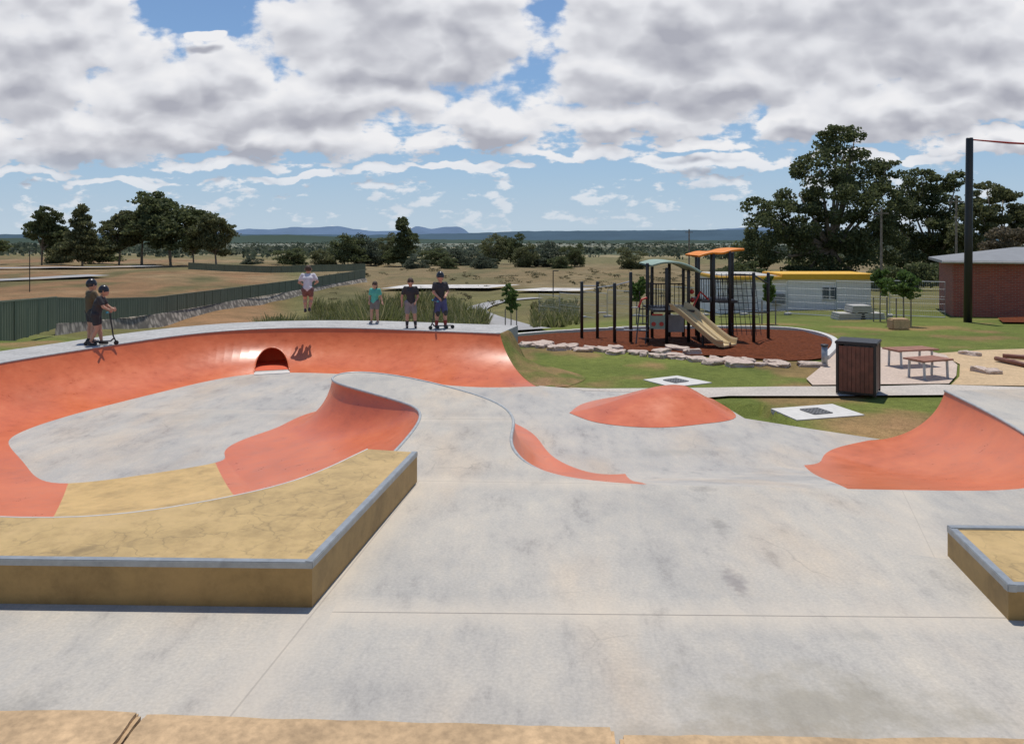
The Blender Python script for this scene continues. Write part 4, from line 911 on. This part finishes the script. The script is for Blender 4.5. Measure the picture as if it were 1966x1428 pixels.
def fr():
    while True:
        d=random.uniform(38,92); u=random.uniform(505,935)
        if u<600 and d>70: continue
        if u>880 and d>60: continue
        if noise.noise(Vector((u*.012,d*.12,0)))<-.10: continue
        return X(u,d),d
tag(tufts('reed_bed',4600,fr,1.15,.05,m_reed),'tall green and straw coloured reeds in garden swale','reeds')
def fr2(): d=random.uniform(40,80); return X(random.uniform(1020,1110),d),d
tag(tufts('reed_bed',350,fr2,.5,.05,m_reed),'clumps of grassy plants beside path','reeds')
r=np.random.default_rng(9); P=[]
for k in range(130):
    d=float(r.uniform(75,200)); u=float(r.uniform(600,1400))
    x=X(u,d); z=H(x,d); h=r.uniform(.3,.9)*(1+d/300); w=h*r.uniform(1.2,3.5)
    P.append(leaves([(x,d,z+h*.3,w*.6,w*.6,h*.4)],90,h*.22,int(k),5))
me=quads_mesh('field_scrub',np.concatenate(P),m_scrub); o=bpy.data.objects.new('field_scrub',me); COL.objects.link(o); o['kind']='stuff'; tag(o,'low dry scrub scattered over brown paddock','scrub')
r=np.random.default_rng(5); P=[]
for k in range(330):
    d=float(np.exp(r.uniform(math.log(330),math.log(3200)))); u0=r.uniform(-200,2150)
    if d<450 and 600<u0<1300: continue
    L_=int(r.integers(3,16)); x0=X(u0,d); sl_=r.uniform(-.3,.3)
    for q in range(L_):
        x=x0+q*r.uniform(4,9)*(1+d/1500); y=d+sl_*(x-x0); h=r.uniform(3,7.0)*(1+d/4000); w=h*r.uniform(1.2,2.4)
        z=H(x,y); P.append(leaves([(x,y,z+h*.4,w*.7,w*.7,h*.5)],26,h*.42,int(k*50+q),5))
me=quads_mesh('distant_woodland',np.concatenate(P),m_far); o=bpy.data.objects.new('distant_woodland',me); COL.objects.link(o); o['kind']='stuff'; tag(o,'far belts of dark trees across the plain','woodland')
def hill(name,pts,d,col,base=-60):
    m,nt,b=new_mat(name+'_haze'); n1=mnoise(nt,.002,6,.6); c=ramp(nt,n1,[(.3,tuple(x*.88 for x in col)),(.7,tuple(x*1.1 for x in col))]); nt.links.new(c,b.inputs['Base Color']); b.inputs['Roughness'].default_value=1; b.inputs['Specular IOR Level'].default_value=0  # hazy distance tint is part of the hill base colour
    V=[];Fc=[]
    us=np.arange(pts[0][0],pts[-1][0]+1,6.); vs=np.interp(us,[p[0] for p in pts],[p[1] for p in pts])
    for i2,(u,v) in enumerate(zip(us,vs)):
        v+=.9*noise.noise(Vector((u*.05,d,0)))+.5*noise.noise(Vector((u*.2,d,0)))
        x=X(u,d); z=Zv(v,d); V+=[(x,d-.12*d,base),(x,d-.03*d,base+(z-base)*.55),(x,d,z),(x*1.05,d*1.08,base)]
    for i2 in range(len(us)-1):
        for k in range(3): a=4*i2+k; Fc.append((a,a+4,a+5,a+1))
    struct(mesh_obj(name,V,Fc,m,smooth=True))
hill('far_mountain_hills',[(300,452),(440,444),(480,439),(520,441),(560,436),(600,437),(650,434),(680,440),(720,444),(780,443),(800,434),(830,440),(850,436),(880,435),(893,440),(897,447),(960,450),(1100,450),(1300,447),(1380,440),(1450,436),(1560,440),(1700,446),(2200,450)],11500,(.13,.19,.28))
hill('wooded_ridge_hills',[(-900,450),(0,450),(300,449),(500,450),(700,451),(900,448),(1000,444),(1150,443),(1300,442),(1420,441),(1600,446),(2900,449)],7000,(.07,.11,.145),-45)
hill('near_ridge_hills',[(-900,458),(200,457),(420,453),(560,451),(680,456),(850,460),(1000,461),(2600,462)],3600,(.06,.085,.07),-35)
# ---------------------------------------------------------------- people
def remeshed(mb,vox,name,mats,loc,smooth_it=3):
    me=bpy.data.meshes.new('tmp'); me.from_pydata(mb.v,[],mb.f); o=bpy.data.objects.new('tmp',me); COL.objects.link(o)
    md=o.modifiers.new('r','REMESH'); md.mode='VOXEL'; md.voxel_size=vox
    s_=o.modifiers.new('s','SMOOTH'); s_.iterations=smooth_it; s_.factor=.5
    dg=bpy.context.evaluated_depsgraph_get(); me2=bpy.data.meshes.new_from_object(o.evaluated_get(dg)); me2.name=name
    bpy.data.objects.remove(o); me2.materials.clear(); me2.materials.append(mats)
    me2.transform(Matrix.Translation(-Vector(loc))); me2.polygons.foreach_set('use_smooth',[True]*len(me2.polygons))
    o=bpy.data.objects.new(name,me2); o.location=loc; COL.objects.link(o); WL[o.name]=Vector(loc); return o
m_skin=M('skin',(.50,.27,.18),.6,.06,4); m_shoe=M('shoe_black',(.03,.03,.03),.6,.1); m_hair=M('brown_hair',(.06,.035,.02),.7,.3,20); m_eye=M('eye',(.02,.015,.01),.2,0)
def cloth(n_,c): return M(n_,c,.85,.12,8)
def person(base,Hh,head,label,shirt,shorts,J=None,helmet=None,hair=True,longhair=False,pads=False,shoe=m_shoe,shorts_len=.6,sock=None):
    j={'pel':(0,0,.52),'che':(0,.0,.71),'nek':(0,0,.83),'hed':(0,.012,.915)}
    for s,n_ in((-1,'L'),(1,'R')):
        j.update({'sh'+n_:(s*.105,0,.795),'el'+n_:(s*.145,-.01,.63),'wr'+n_:(s*.15,.035,.49),'hi'+n_:(s*.052,0,.50),'kn'+n_:(s*.062,.012,.275),'an'+n_:(s*.068,-.01,.045)})
    if J: j.update(J)
    R=Matrix.Rotation(head,3,'Z'); B_=Vector(base)
    def w(p): return B_+R@(Vector(p)*Hh)
    q={k:w(v) for k,v in j.items()}; h=Hh
    mb=MB(); c=mb.cap
    c(q['pel'],q['che'],.070*h,.075*h); c(q['hiL'],q['hiR'],.058*h,.058*h)
    c(w(Vector(j['shL'])*.6+Vector(j['nek'])*.4-Vector((0,0,.03))),w(Vector(j['shR'])*.6+Vector(j['nek'])*.4-Vector((0,0,.03))),.048*h,.048*h)
    c(q['che']-R@Vector((.035*h,0,0)),q['che']+R@Vector((.035*h,0,0)),.068*h,.068*h)
    c(q['nek']-Vector((0,0,.03*h)),q['hed']-Vector((0,0,.02*h)),.034*h,.032*h)
    fwd=Vector(j.get('face',(0,1,0))); fw=(R@fwd).normalized(); rt=fw.cross(Vector((0,0,1))).normalized()
    mb.ell(q['hed'],(.058*h,.066*h,.078*h),R=R); c(q['hed']+fw*.058*h-Vector((0,0,.005*h)),q['hed']+fw*.073*h-Vector((0,0,.014*h)),.009*h,.011*h); c(q['hed']+fw*.03*h-Vector((0,0,.05*h)),q['hed']+fw*.045*h-Vector((0,0,.055*h)),.03*h,.02*h)
    c(q['hed']+fw*.062*h-rt*.014*h-Vector((0,0,.036*h)),q['hed']+fw*.062*h+rt*.014*h-Vector((0,0,.036*h)),.006*h,.006*h)
    for s in(-1,1): c(q['hed']+rt*s*.057*h-Vector((0,0,.012*h)),q['hed']+rt*s*.062*h+Vector((0,0,.008*h)),.011*h,.012*h)
    for n_,s in(('L',-1),('R',1)):
        c(q['sh'+n_],q['el'+n_],.034*h,.026*h); c(q['el'+n_],q['wr'+n_],.026*h,.018*h)
        fd=(q['wr'+n_]-q['el'+n_]).normalized(); pal=q['wr'+n_]+fd*.045*h; c(q['wr'+n_],pal,.018*h,.021*h)
        sd=(R@Vector((0,1,0))); sd=(sd-fd*sd.dot(fd)); 
        if sd.length<.2: sd=R@Vector((1,0,0))-fd*(R@Vector((1,0,0))).dot(fd)
        sd.normalize(); inn=sd.cross(fd)*(-s)
        for k,(o_,ln) in enumerate([(-.018,.034),(-.006,.041),(.006,.043),(.018,.037)]):
            a=pal+sd*o_*h; m1=a+fd*ln*.55*h+sd*o_*.25*h; t=m1+fd*ln*.4*h+inn*.014*h; c(a,m1,.0075*h,.0065*h,8); c(m1,t,.0065*h,.0055*h,8)
        a=q['wr'+n_]+fd*.02*h+sd*.014*h; m1=a+sd*.024*h+fd*.018*h; c(a,m1,.0085*h,.0075*h,8); c(m1,m1+fd*.02*h+inn*.006*h,.0075*h,.006*h,8)
        c(q['hi'+n_],q['kn'+n_],.058*h,.037*h); c(q['kn'+n_],q['kn'+n_].lerp(q['an'+n_],.35)+R@Vector((0,-.008*h,0)),.035*h,.037*h); c(q['kn'+n_].lerp(q['an'+n_],.3),q['an'+n_],.036*h,.021*h)
        c(q['an'+n_],q['an'+n_]+R@Vector((0,.08*h,-.022*h)),.022*h,.018*h)
    body=remeshed(mb,.0068,'person',m_skin,tuple(base),4); tag(body,label,'person')
    par2=lambda o: par(o,body)
    mb=MB(); c=mb.cap
    c(q['pel']+Vector((0,0,.0)),q['che'],.082*h,.086*h); c(q['che']-R@Vector((.035*h,0,0)),q['che']+R@Vector((.035*h,0,0)),.078*h,.078*h); c(q['pel']-R@Vector((.03*h,0,0)),q['pel']+R@Vector((.03*h,0,0)),.075*h,.075*h)
    c(w(Vector(j['shL'])*.7+Vector(j['nek'])*.3-Vector((0,0,.03))),w(Vector(j['shR'])*.7+Vector(j['nek'])*.3-Vector((0,0,.03))),.055*h,.055*h)
    for n_ in'LR': c(q['sh'+n_],q['sh'+n_].lerp(q['el'+n_],.62),.042*h,.043*h)
    par2(remeshed(mb,.012,'shirt',shirt,tuple(base)))
    mb=MB(); c=mb.cap
    c(q['hiL'],q['hiR'],.073*h,.073*h); c(q['pel'],q['pel']-Vector((0,0,.03*h)),.07*h,.07*h)
    for n_ in'LR': c(q['hi'+n_],q['hi'+n_].lerp(q['kn'+n_],shorts_len),.066*h,.056*h)
    par2(remeshed(mb,.012,'shorts',shorts,tuple(base)))
    for n_ in'LR':
        mb=MB(); a=q['an'+n_]; mb.cap(a+R@Vector((0,-.02*h,-.018*h)),a+R@Vector((0,.085*h,-.024*h)),.027*h,.023*h); mb.cap(a+Vector((0,0,.01*h)),a-Vector((0,0,.01*h)),.026*h,.027*h)
        par2(remeshed(mb,.009,'shoe',shoe,tuple(base)))
        if pads: mb=MB(); kk=q['kn'+n_]+R@Vector((0,.03*h,0)); mb.ell(kk,(.042*h,.028*h,.06*h),R=R); par2(mb.obj('knee_pad',m_shoe,tuple(base),smooth=True))
        if sock: mb=MB(); mb.cap(a,a.lerp(q['kn'+n_],.35),.027*h,.036*h); par2(remeshed(mb,.009,'sock',sock,tuple(base)))
    for s in(-1,1): mb=MB(); mb.ell(q['hed']+fw*.059*h+rt*s*.022*h+Vector((0,0,.004*h)),(.008*h,.008*h,.006*h),seg=8,rings=6); par2(mb.obj('eye',m_eye,tuple(base),smooth=True))
    if helmet or hair:
        nm='helmet' if helmet else 'hair'; up=.022*h if helmet else .012*h; sc=1.22 if helmet else 1.1
        c0=q['hed']+Vector((0,0,up))-fw*.008*h; V=[];Fc=[]
        for i2 in range(9):
            ph=(math.pi*.56)*i2/8
            for k in range(20):
                an=2*math.pi*k/20; back=(1-math.sin(an))*.5
                pp_=ph*(1+.22*back*(0 if i2==0 else 1)); V.append(tuple(c0+R@Vector((math.sin(pp_)*math.cos(an)*.058*h*sc,math.sin(pp_)*math.sin(an)*.068*h*sc,math.cos(pp_)*.072*h*sc))))
        for i2 in range(8):
            for k in range(20): k2=(k+1)%20; Fc.append((i2*20+k,(i2+1)*20+k,(i2+1)*20+k2,i2*20+k2))
        Fc.append(tuple(8*20+k for k in range(20)))
        par2(mesh_obj(nm,V,Fc,helmet or m_hair,tuple(base),smooth=True))
    if longhair: mb=MB(); mb.cap(q['hed']-fw*.04*h,q['nek']-fw*.05*h-Vector((0,0,.03*h)),.055*h,.03*h); par2(remeshed(mb,.012,'long_hair',m_hair,tuple(base)))
    return body,q
def scooter(base,rz,lab):
    e=empty('kick_scooter',base); tag(e,lab,'scooter'); R=Matrix.Rotation(rz,3,'Z'); P=lambda x,y,z:Vector(base)+R@Vector((x,y,z))
    mb=MB(); mb.box(P(0,0,.09),(.11,.48,.02),rz,bev=.006); par(mb.obj('deck',m_black,base),e)
    for yy in(-.27,.33):
        mb=MB(); mb.tube([P(-.013,yy,.05),P(.013,yy,.05)],.05,16); par(mb.obj('wheel',m_rub,base),e)
    mb=MB(); mb.tube([P(0,.33,.06),P(0,.27,.2),P(0,.20,.72)],.016,8); mb.tube([P(0,.22,.09),P(0,.28,.15)],.016,8); par(mb.obj('steering_column',m_black,base),e)
    mb=MB(); mb.tube([P(-.25,.20,.74),P(-.12,.20,.72),P(.12,.20,.72),P(.25,.20,.74)],.015,8); par(mb.obj('handlebar',m_black,base),e)
    for s in(-1,1): mb=MB(); mb.tube([P(s*.17,.20,.735),P(s*.26,.20,.745)],.02,8); par(mb.obj('grip',m_teal,base),e)
    return e
m_teal=M('teal_grip',(.02,.25,.35),.5,.05)
DZ=.1
blk=cloth('black_cloth',(.04,.04,.043)); hel=M('black_helmet',(.02,.02,.024),.3,.05)
def at(u,d): return (X(u,d),d,DZ+.002)
bA=at(184,16.75); person(bA,1.34,-math.pi/2+.25,'child in black shirt and helmet holding a scooter',blk,cloth('black_shorts',(.035,.035,.038)),J={'che':(0,.05,.70),'nek':(0,.085,.81),'hed':(0,.125,.885),'shL':(-.1,.075,.78),'shR':(.1,.075,.78),'elL':(-.12,.14,.64),'elR':(.12,.14,.64),'wrL':(-.11,.205,.60),'wrR':(.11,.205,.60),'knL':(-.06,.04,.28),'anL':(-.06,.07,.05),'knR':(.06,.03,.275),'anR':(.06,-.07,.05)},helmet=hel)
scooter((bA[0]+.1,bA[1]-.02,DZ),-math.pi/2+.25,'black kick scooter with teal grips on the deck')
bB=at(175,17.15); person(bB,1.42,-math.pi/2+.9,'child in brown shirt and helmet with folded arms',cloth('brown_cloth',(.12,.09,.05)),cloth('charcoal_shorts',(.04,.04,.045)),J={'elL':(-.16,.05,.66),'wrL':(-.05,.12,.66),'elR':(.16,.05,.65),'wrR':(.05,.12,.63)},helmet=hel)
d=19.85; bJ=(X(591,d),d,Zv(600,d)-.04)
person(bJ,1.34,.15,'child in pale grey shirt jumping above the coping',cloth('pale_grey_cloth',(.58,.56,.60)),cloth('maroon_shorts',(.15,.08,.075)),J={'pel':(0,-.04,.50),'hiL':(-.052,-.04,.48),'hiR':(.052,-.04,.48),'che':(0,.02,.68),'nek':(0,.06,.79),'hed':(0,.085,.87),'shL':(-.105,.05,.76),'shR':(.105,.05,.76),'elL':(-.17,.03,.62),'wrL':(-.13,.13,.58),'elR':(.18,.02,.63),'wrR':(.14,.13,.60),'knL':(-.06,.07,.29),'anL':(-.045,-.02,.08),'knR':(.06,.06,.28),'anR':(.035,-.05,.10)},shorts_len=.5)
person(at(720,21.0),1.17,math.pi-.3,'girl in teal shirt with long brown hair',cloth('teal_cloth',(.09,.40,.32)),cloth('patterned_shorts',(.18,.16,.15)),longhair=True,J={'pel':(.015,0,.52),'elL':(-.15,.0,.64),'wrL':(-.20,.03,.52),'wrR':(.11,.07,.52),'knR':(.07,.04,.28),'anR':(.08,.03,.045)},shorts_len=.6,shoe=M('grey_shoe',(.3,.3,.3),.6,.1))
person(at(788,19.95),1.32,math.pi+.2,'boy in black shirt and grey shorts standing on deck',blk,cloth('grey_shorts',(.22,.22,.23)),J={'pel':(-.012,0,.52),'elL':(-.15,.0,.62),'wrL':(-.10,.08,.53),'elR':(.17,-.01,.63),'wrR':(.17,.02,.49),'knL':(-.08,.03,.28),'anL':(-.10,.02,.045)},shorts_len=.8,sock=blk)
person(at(845,19.9),1.46,math.pi+.5,'boy in black shirt, helmet and knee pads',blk,cloth('navy_red_shorts',(.07,.08,.19)),J={'elL':(-.14,.03,.65),'wrL':(-.06,.12,.60),'elR':(.14,.03,.65),'wrR':(.08,.12,.56),'knL':(-.08,.04,.28),'anL':(-.09,.03,.045)},helmet=hel,pads=True,shorts_len=.85,sock=cloth('red_sock',(.3,.05,.04)))
scooter((X(850,19.7),19.68,DZ),math.pi/2+.4,'black kick scooter standing by the boy')
# ---------------------------------------------------------------- world
W=bpy.data.worlds.new('World'); scene.world=W; W.use_nodes=True; nt=W.node_tree; bg=nt.nodes['Background']
SE=math.radians(74); az=math.radians(4)
sky=nd(nt,'ShaderNodeTexSky'); sky.sky_type='NISHITA'; sky.sun_disc=False; sky.sun_elevation=SE; sky.sun_rotation=az; sky.altitude=50; sky.air_density=1.0; sky.dust_density=.3; sky.ozone_density=2.0
tc=nd(nt,'ShaderNodeTexCoord'); sp=nd(nt,'ShaderNodeSeparateXYZ'); nt.links.new(tc.outputs['Generated'],sp.inputs[0])
def mth(nt,op,a,b=None,c=None,clamp=False):
    m=nd(nt,'ShaderNodeMath',operation=op); m.use_clamp=clamp
    for i2,s in enumerate((a,b,c)):
        if s is None: continue
        if isinstance(s,(int,float)): m.inputs[i2].default_value=s
        else: nt.links.new(s,m.inputs[i2])
    return m.outputs[0]
ay=mth(nt,'MAXIMUM',mth(nt,'ABSOLUTE',sp.outputs[1]),.12)
aX=mth(nt,'DIVIDE',sp.outputs[0],ay); bZ=mth(nt,'DIVIDE',mth(nt,'MAXIMUM',sp.outputs[2],0.0),ay)
cb=nd(nt,'ShaderNodeCombineXYZ'); nt.links.new(aX,cb.inputs[0]); nt.links.new(bZ,cb.inputs[1])
blobs=[(90,60,180,110),(50,160,170,85),(320,175,220,80),(430,150,120,60),(500,200,250,62),(690,195,185,44),(150,262,330,56),(480,268,280,38),(390,75,36,12),
 (740,50,210,150),(730,125,145,58),(900,60,115,125),(1310,50,270,165),(1670,40,380,170),(1190,150,160,72),(1400,165,250,66),(1800,110,250,110),(1950,120,200,105),
 (960,240,165,36),(1180,230,240,36),(1090,290,130,14),(1345,273,90,12),(1390,310,115,14),(1560,232,140,30),(1780,215,260,42),(1920,265,190,24),(870,264,95,18),
 (890,320,110,8),(725,325,70,10),(60,335,80,8),(430,318,170,10),(540,342,90,8),(250,352,120,6),(1700,300,120,8)]
grp=bpy.data.node_groups.new('cloud_field','ShaderNodeTree'); grp.interface.new_socket('P',in_out='INPUT',socket_type='NodeSocketVector'); grp.interface.new_socket('D',in_out='OUTPUT',socket_type='NodeSocketFloat'); grp.interface.new_socket('S',in_out='OUTPUT',socket_type='NodeSocketFloat')
gi=nd(grp,'NodeGroupInput'); go=nd(grp,'NodeGroupOutput'); cur=None
sx=nd(grp,'ShaderNodeSeparateXYZ'); grp.links.new(gi.outputs[0],sx.inputs[0])
def scaled(sxv,syv):
    m=nd(grp,'ShaderNodeVectorMath',operation='MULTIPLY'); grp.links.new(gi.outputs[0],m.inputs[0]); m.inputs[1].default_value=(sxv,syv,0); return m.outputs[0]
def gnoise(vec,det,rough,sc=1.0):
    n_=nd(grp,'ShaderNodeTexNoise'); n_.noise_dimensions='2D'; n_.inputs['Scale'].default_value=sc; n_.inputs['Detail'].default_value=det; n_.inputs['Roughness'].default_value=rough; grp.links.new(vec,n_.inputs['Vector']); return n_
lowm=nd(grp,'ShaderNodeMapRange',interpolation_type='SMOOTHSTEP'); grp.links.new(sx.outputs[1],lowm.inputs[0]); lowm.inputs[1].default_value=.08; lowm.inputs[2].default_value=.20; lowm.inputs[3].default_value=1; lowm.inputs[4].default_value=0
wn=gnoise(scaled(11,17),3,.55)
sb=nd(grp,'ShaderNodeVectorMath',operation='SUBTRACT'); grp.links.new(wn.outputs['Color'],sb.inputs[0]); sb.inputs[1].default_value=(.5,.5,.5)
wsc=nd(grp,'ShaderNodeVectorMath',operation='MULTIPLY'); grp.links.new(sb.outputs[0],wsc.inputs[0]); wsc.inputs[1].default_value=(.10,.05,0)
wv=nd(grp,'ShaderNodeVectorMath',operation='ADD'); grp.links.new(wsc.outputs[0],wv.inputs[0]); grp.links.new(gi.outputs[0],wv.inputs[1])
for (u,v,ru,rv) in blobs:
    s1=nd(grp,'ShaderNodeVectorMath',operation='MULTIPLY_ADD'); grp.links.new(wv.outputs[0],s1.inputs[0]); s1.inputs[1].default_value=(F/ru,F/rv,0); s1.inputs[2].default_value=(-(u-CU)/ru,-(HV-v)/rv,0)
    ln=nd(grp,'ShaderNodeVectorMath',operation='LENGTH'); grp.links.new(s1.outputs[0],ln.inputs[0])
    cur=ln.outputs['Value'] if cur is None else mth(grp,'MINIMUM',cur,ln.outputs['Value'])
cur=mth(grp,'SUBTRACT',1.22,cur)
fl_=nd(grp,'ShaderNodeMapRange'); grp.links.new(sx.outputs[1],fl_.inputs[0]); fl_.inputs[1].default_value=.09; fl_.inputs[2].default_value=.16; fl_.inputs[3].default_value=-.16; fl_.inputs[4].default_value=-.6
cur=mth(grp,'MAXIMUM',cur,fl_.outputs[0])
bw=nd(grp,'ShaderNodeVectorMath',operation='MULTIPLY'); grp.links.new(wv.outputs[0],bw.inputs[0]); bw.inputs[1].default_value=(13,21,0)
vo=nd(grp,'ShaderNodeTexVoronoi',feature='F1'); vo.voronoi_dimensions='2D'; vo.inputs['Scale'].default_value=1; grp.links.new(bw.outputs[0],vo.inputs['Vector'])
bil=mth(grp,'MULTIPLY',mth(grp,'SUBTRACT',.42,vo.outputs['Distance']),.6)
n1=gnoise(scaled(10,16),8,.6)
n2=gnoise(scaled(24,62),4,.6)
nz1=mth(grp,'MULTIPLY',mth(grp,'SUBTRACT',n1.outputs['Fac'],.5),1.5)
nz2=mth(grp,'MULTIPLY',mth(grp,'MULTIPLY',mth(grp,'SUBTRACT',n2.outputs['Fac'],.5),1.9),lowm.outputs[0])
Dv=mth(grp,'ADD',mth(grp,'ADD',mth(grp,'ADD',mth(grp,'MINIMUM',cur,.7),bil),nz1),nz2)
grp.links.new(Dv,go.inputs[0])
nS=gnoise(scaled(10,16),2,.5)
Sv=mth(grp,'ADD',mth(grp,'MULTIPLY_ADD',mth(grp,'SUBTRACT',nS.outputs['Fac'],.5),1.5,cur),bil)
grp.links.new(Sv,go.inputs[1])
def field(off):
    a=nd(nt,'ShaderNodeVectorMath',operation='ADD'); nt.links.new(cb.outputs[0],a.inputs[0]); a.inputs[1].default_value=off
    g_=nd(nt,'ShaderNodeGroup'); g_.node_tree=grp; nt.links.new(a.outputs[0],g_.inputs[0]); return g_
F0=field((0,0,0)); F1=field((.003,.018,0))
mk=nd(nt,'ShaderNodeMapRange',interpolation_type='SMOOTHSTEP'); nt.links.new(F0.outputs[0],mk.inputs[0]); mk.inputs[1].default_value=-.06; mk.inputs[2].default_value=.28
ds=mth(nt,'SUBTRACT',F1.outputs[1],F0.outputs[1])
det=mth(nt,'SUBTRACT',F0.outputs[0],F0.outputs[1])
sh=mth(nt,'MULTIPLY_ADD',ds,.75,mth(nt,'MULTIPLY_ADD',F0.outputs[1],.40,mth(nt,'MULTIPLY_ADD',det,-.15,.10)),clamp=True)
K=10.0
ccol=ramp(nt,sh,[(0,(.86,.86,.88)),(.25,(.75,.76,.80)),(.5,(.57,.58,.63)),(.8,(.41,.42,.48))])
sc1=nd(nt,'ShaderNodeVectorMath',operation='SCALE'); nt.links.new(ccol,sc1.inputs[0]); sc1.inputs['Scale'].default_value=K
hz=nd(nt,'ShaderNodeMapRange'); nt.links.new(bZ,hz.inputs[0]); hz.inputs[1].default_value=0.01; hz.inputs[2].default_value=.12; hz.inputs[3].default_value=.35; hz.inputs[4].default_value=1
mfac=mth(nt,'MULTIPLY',mk.outputs[0],hz.outputs[0])
skym=nd(nt,'ShaderNodeVectorMath',operation='MULTIPLY'); nt.links.new(sky.outputs[0],skym.inputs[0]); skym.inputs[1].default_value=(.85,.95,1.05)
hm=nd(nt,'ShaderNodeMapRange',interpolation_type='SMOOTHSTEP'); nt.links.new(sp.outputs[2],hm.inputs[0]); hm.inputs[1].default_value=-.02; hm.inputs[2].default_value=.30; hm.inputs[3].default_value=1; hm.inputs[4].default_value=0
hcol=ramp(nt,sp.outputs[2],[(0,(.50,.61,.71)),(.08,(.36,.51,.69)),(.2,(.20,.37,.63)),(.4,(.14,.29,.57))])
hs=nd(nt,'ShaderNodeVectorMath',operation='SCALE'); nt.links.new(hcol,hs.inputs[0]); hs.inputs['Scale'].default_value=K
m0=nd(nt,'ShaderNodeMix',data_type='RGBA'); nt.links.new(hm.outputs[0],m0.inputs[0]); nt.links.new(skym.outputs[0],m0.inputs[6]); nt.links.new(hs.outputs[0],m0.inputs[7])
mx=nd(nt,'ShaderNodeMix',data_type='RGBA'); nt.links.new(mfac,mx.inputs[0]); nt.links.new(m0.outputs[2],mx.inputs[6]); nt.links.new(sc1.outputs[0],mx.inputs[7])
nt.links.new(mx.outputs[2],bg.inputs['Color']); bg.inputs['Strength'].default_value=.1
try: W.cycles.sampling_method='MANUAL'; W.cycles.sample_map_resolution=256
except Exception: pass
s=Vector((math.sin(az)*math.cos(SE),math.cos(az)*math.cos(SE),math.sin(SE)))
sl=bpy.data.lights.new('sun','SUN'); sl.energy=3.5; sl.angle=math.radians(.53); sl.color=(1,.95,.87); so=bpy.data.objects.new('sun',sl); so.rotation_euler=s.to_track_quat('Z','Y').to_euler(); so.location=(0,0,30); COL.objects.link(so)
cam=bpy.data.cameras.new('camera'); co=bpy.data.objects.new('camera',cam); COL.objects.link(co); co.location=(0,0,CZ); co.rotation_euler=(math.pi/2,0,0)
cam.sensor_width=36; cam.lens=36*F/1966; cam.shift_y=-(714-HV)/1966; cam.clip_start=.1; cam.clip_end=40000; scene.camera=co
scene.view_settings.view_transform='Standard'; scene.view_settings.look='None'; scene.view_settings.exposure=0
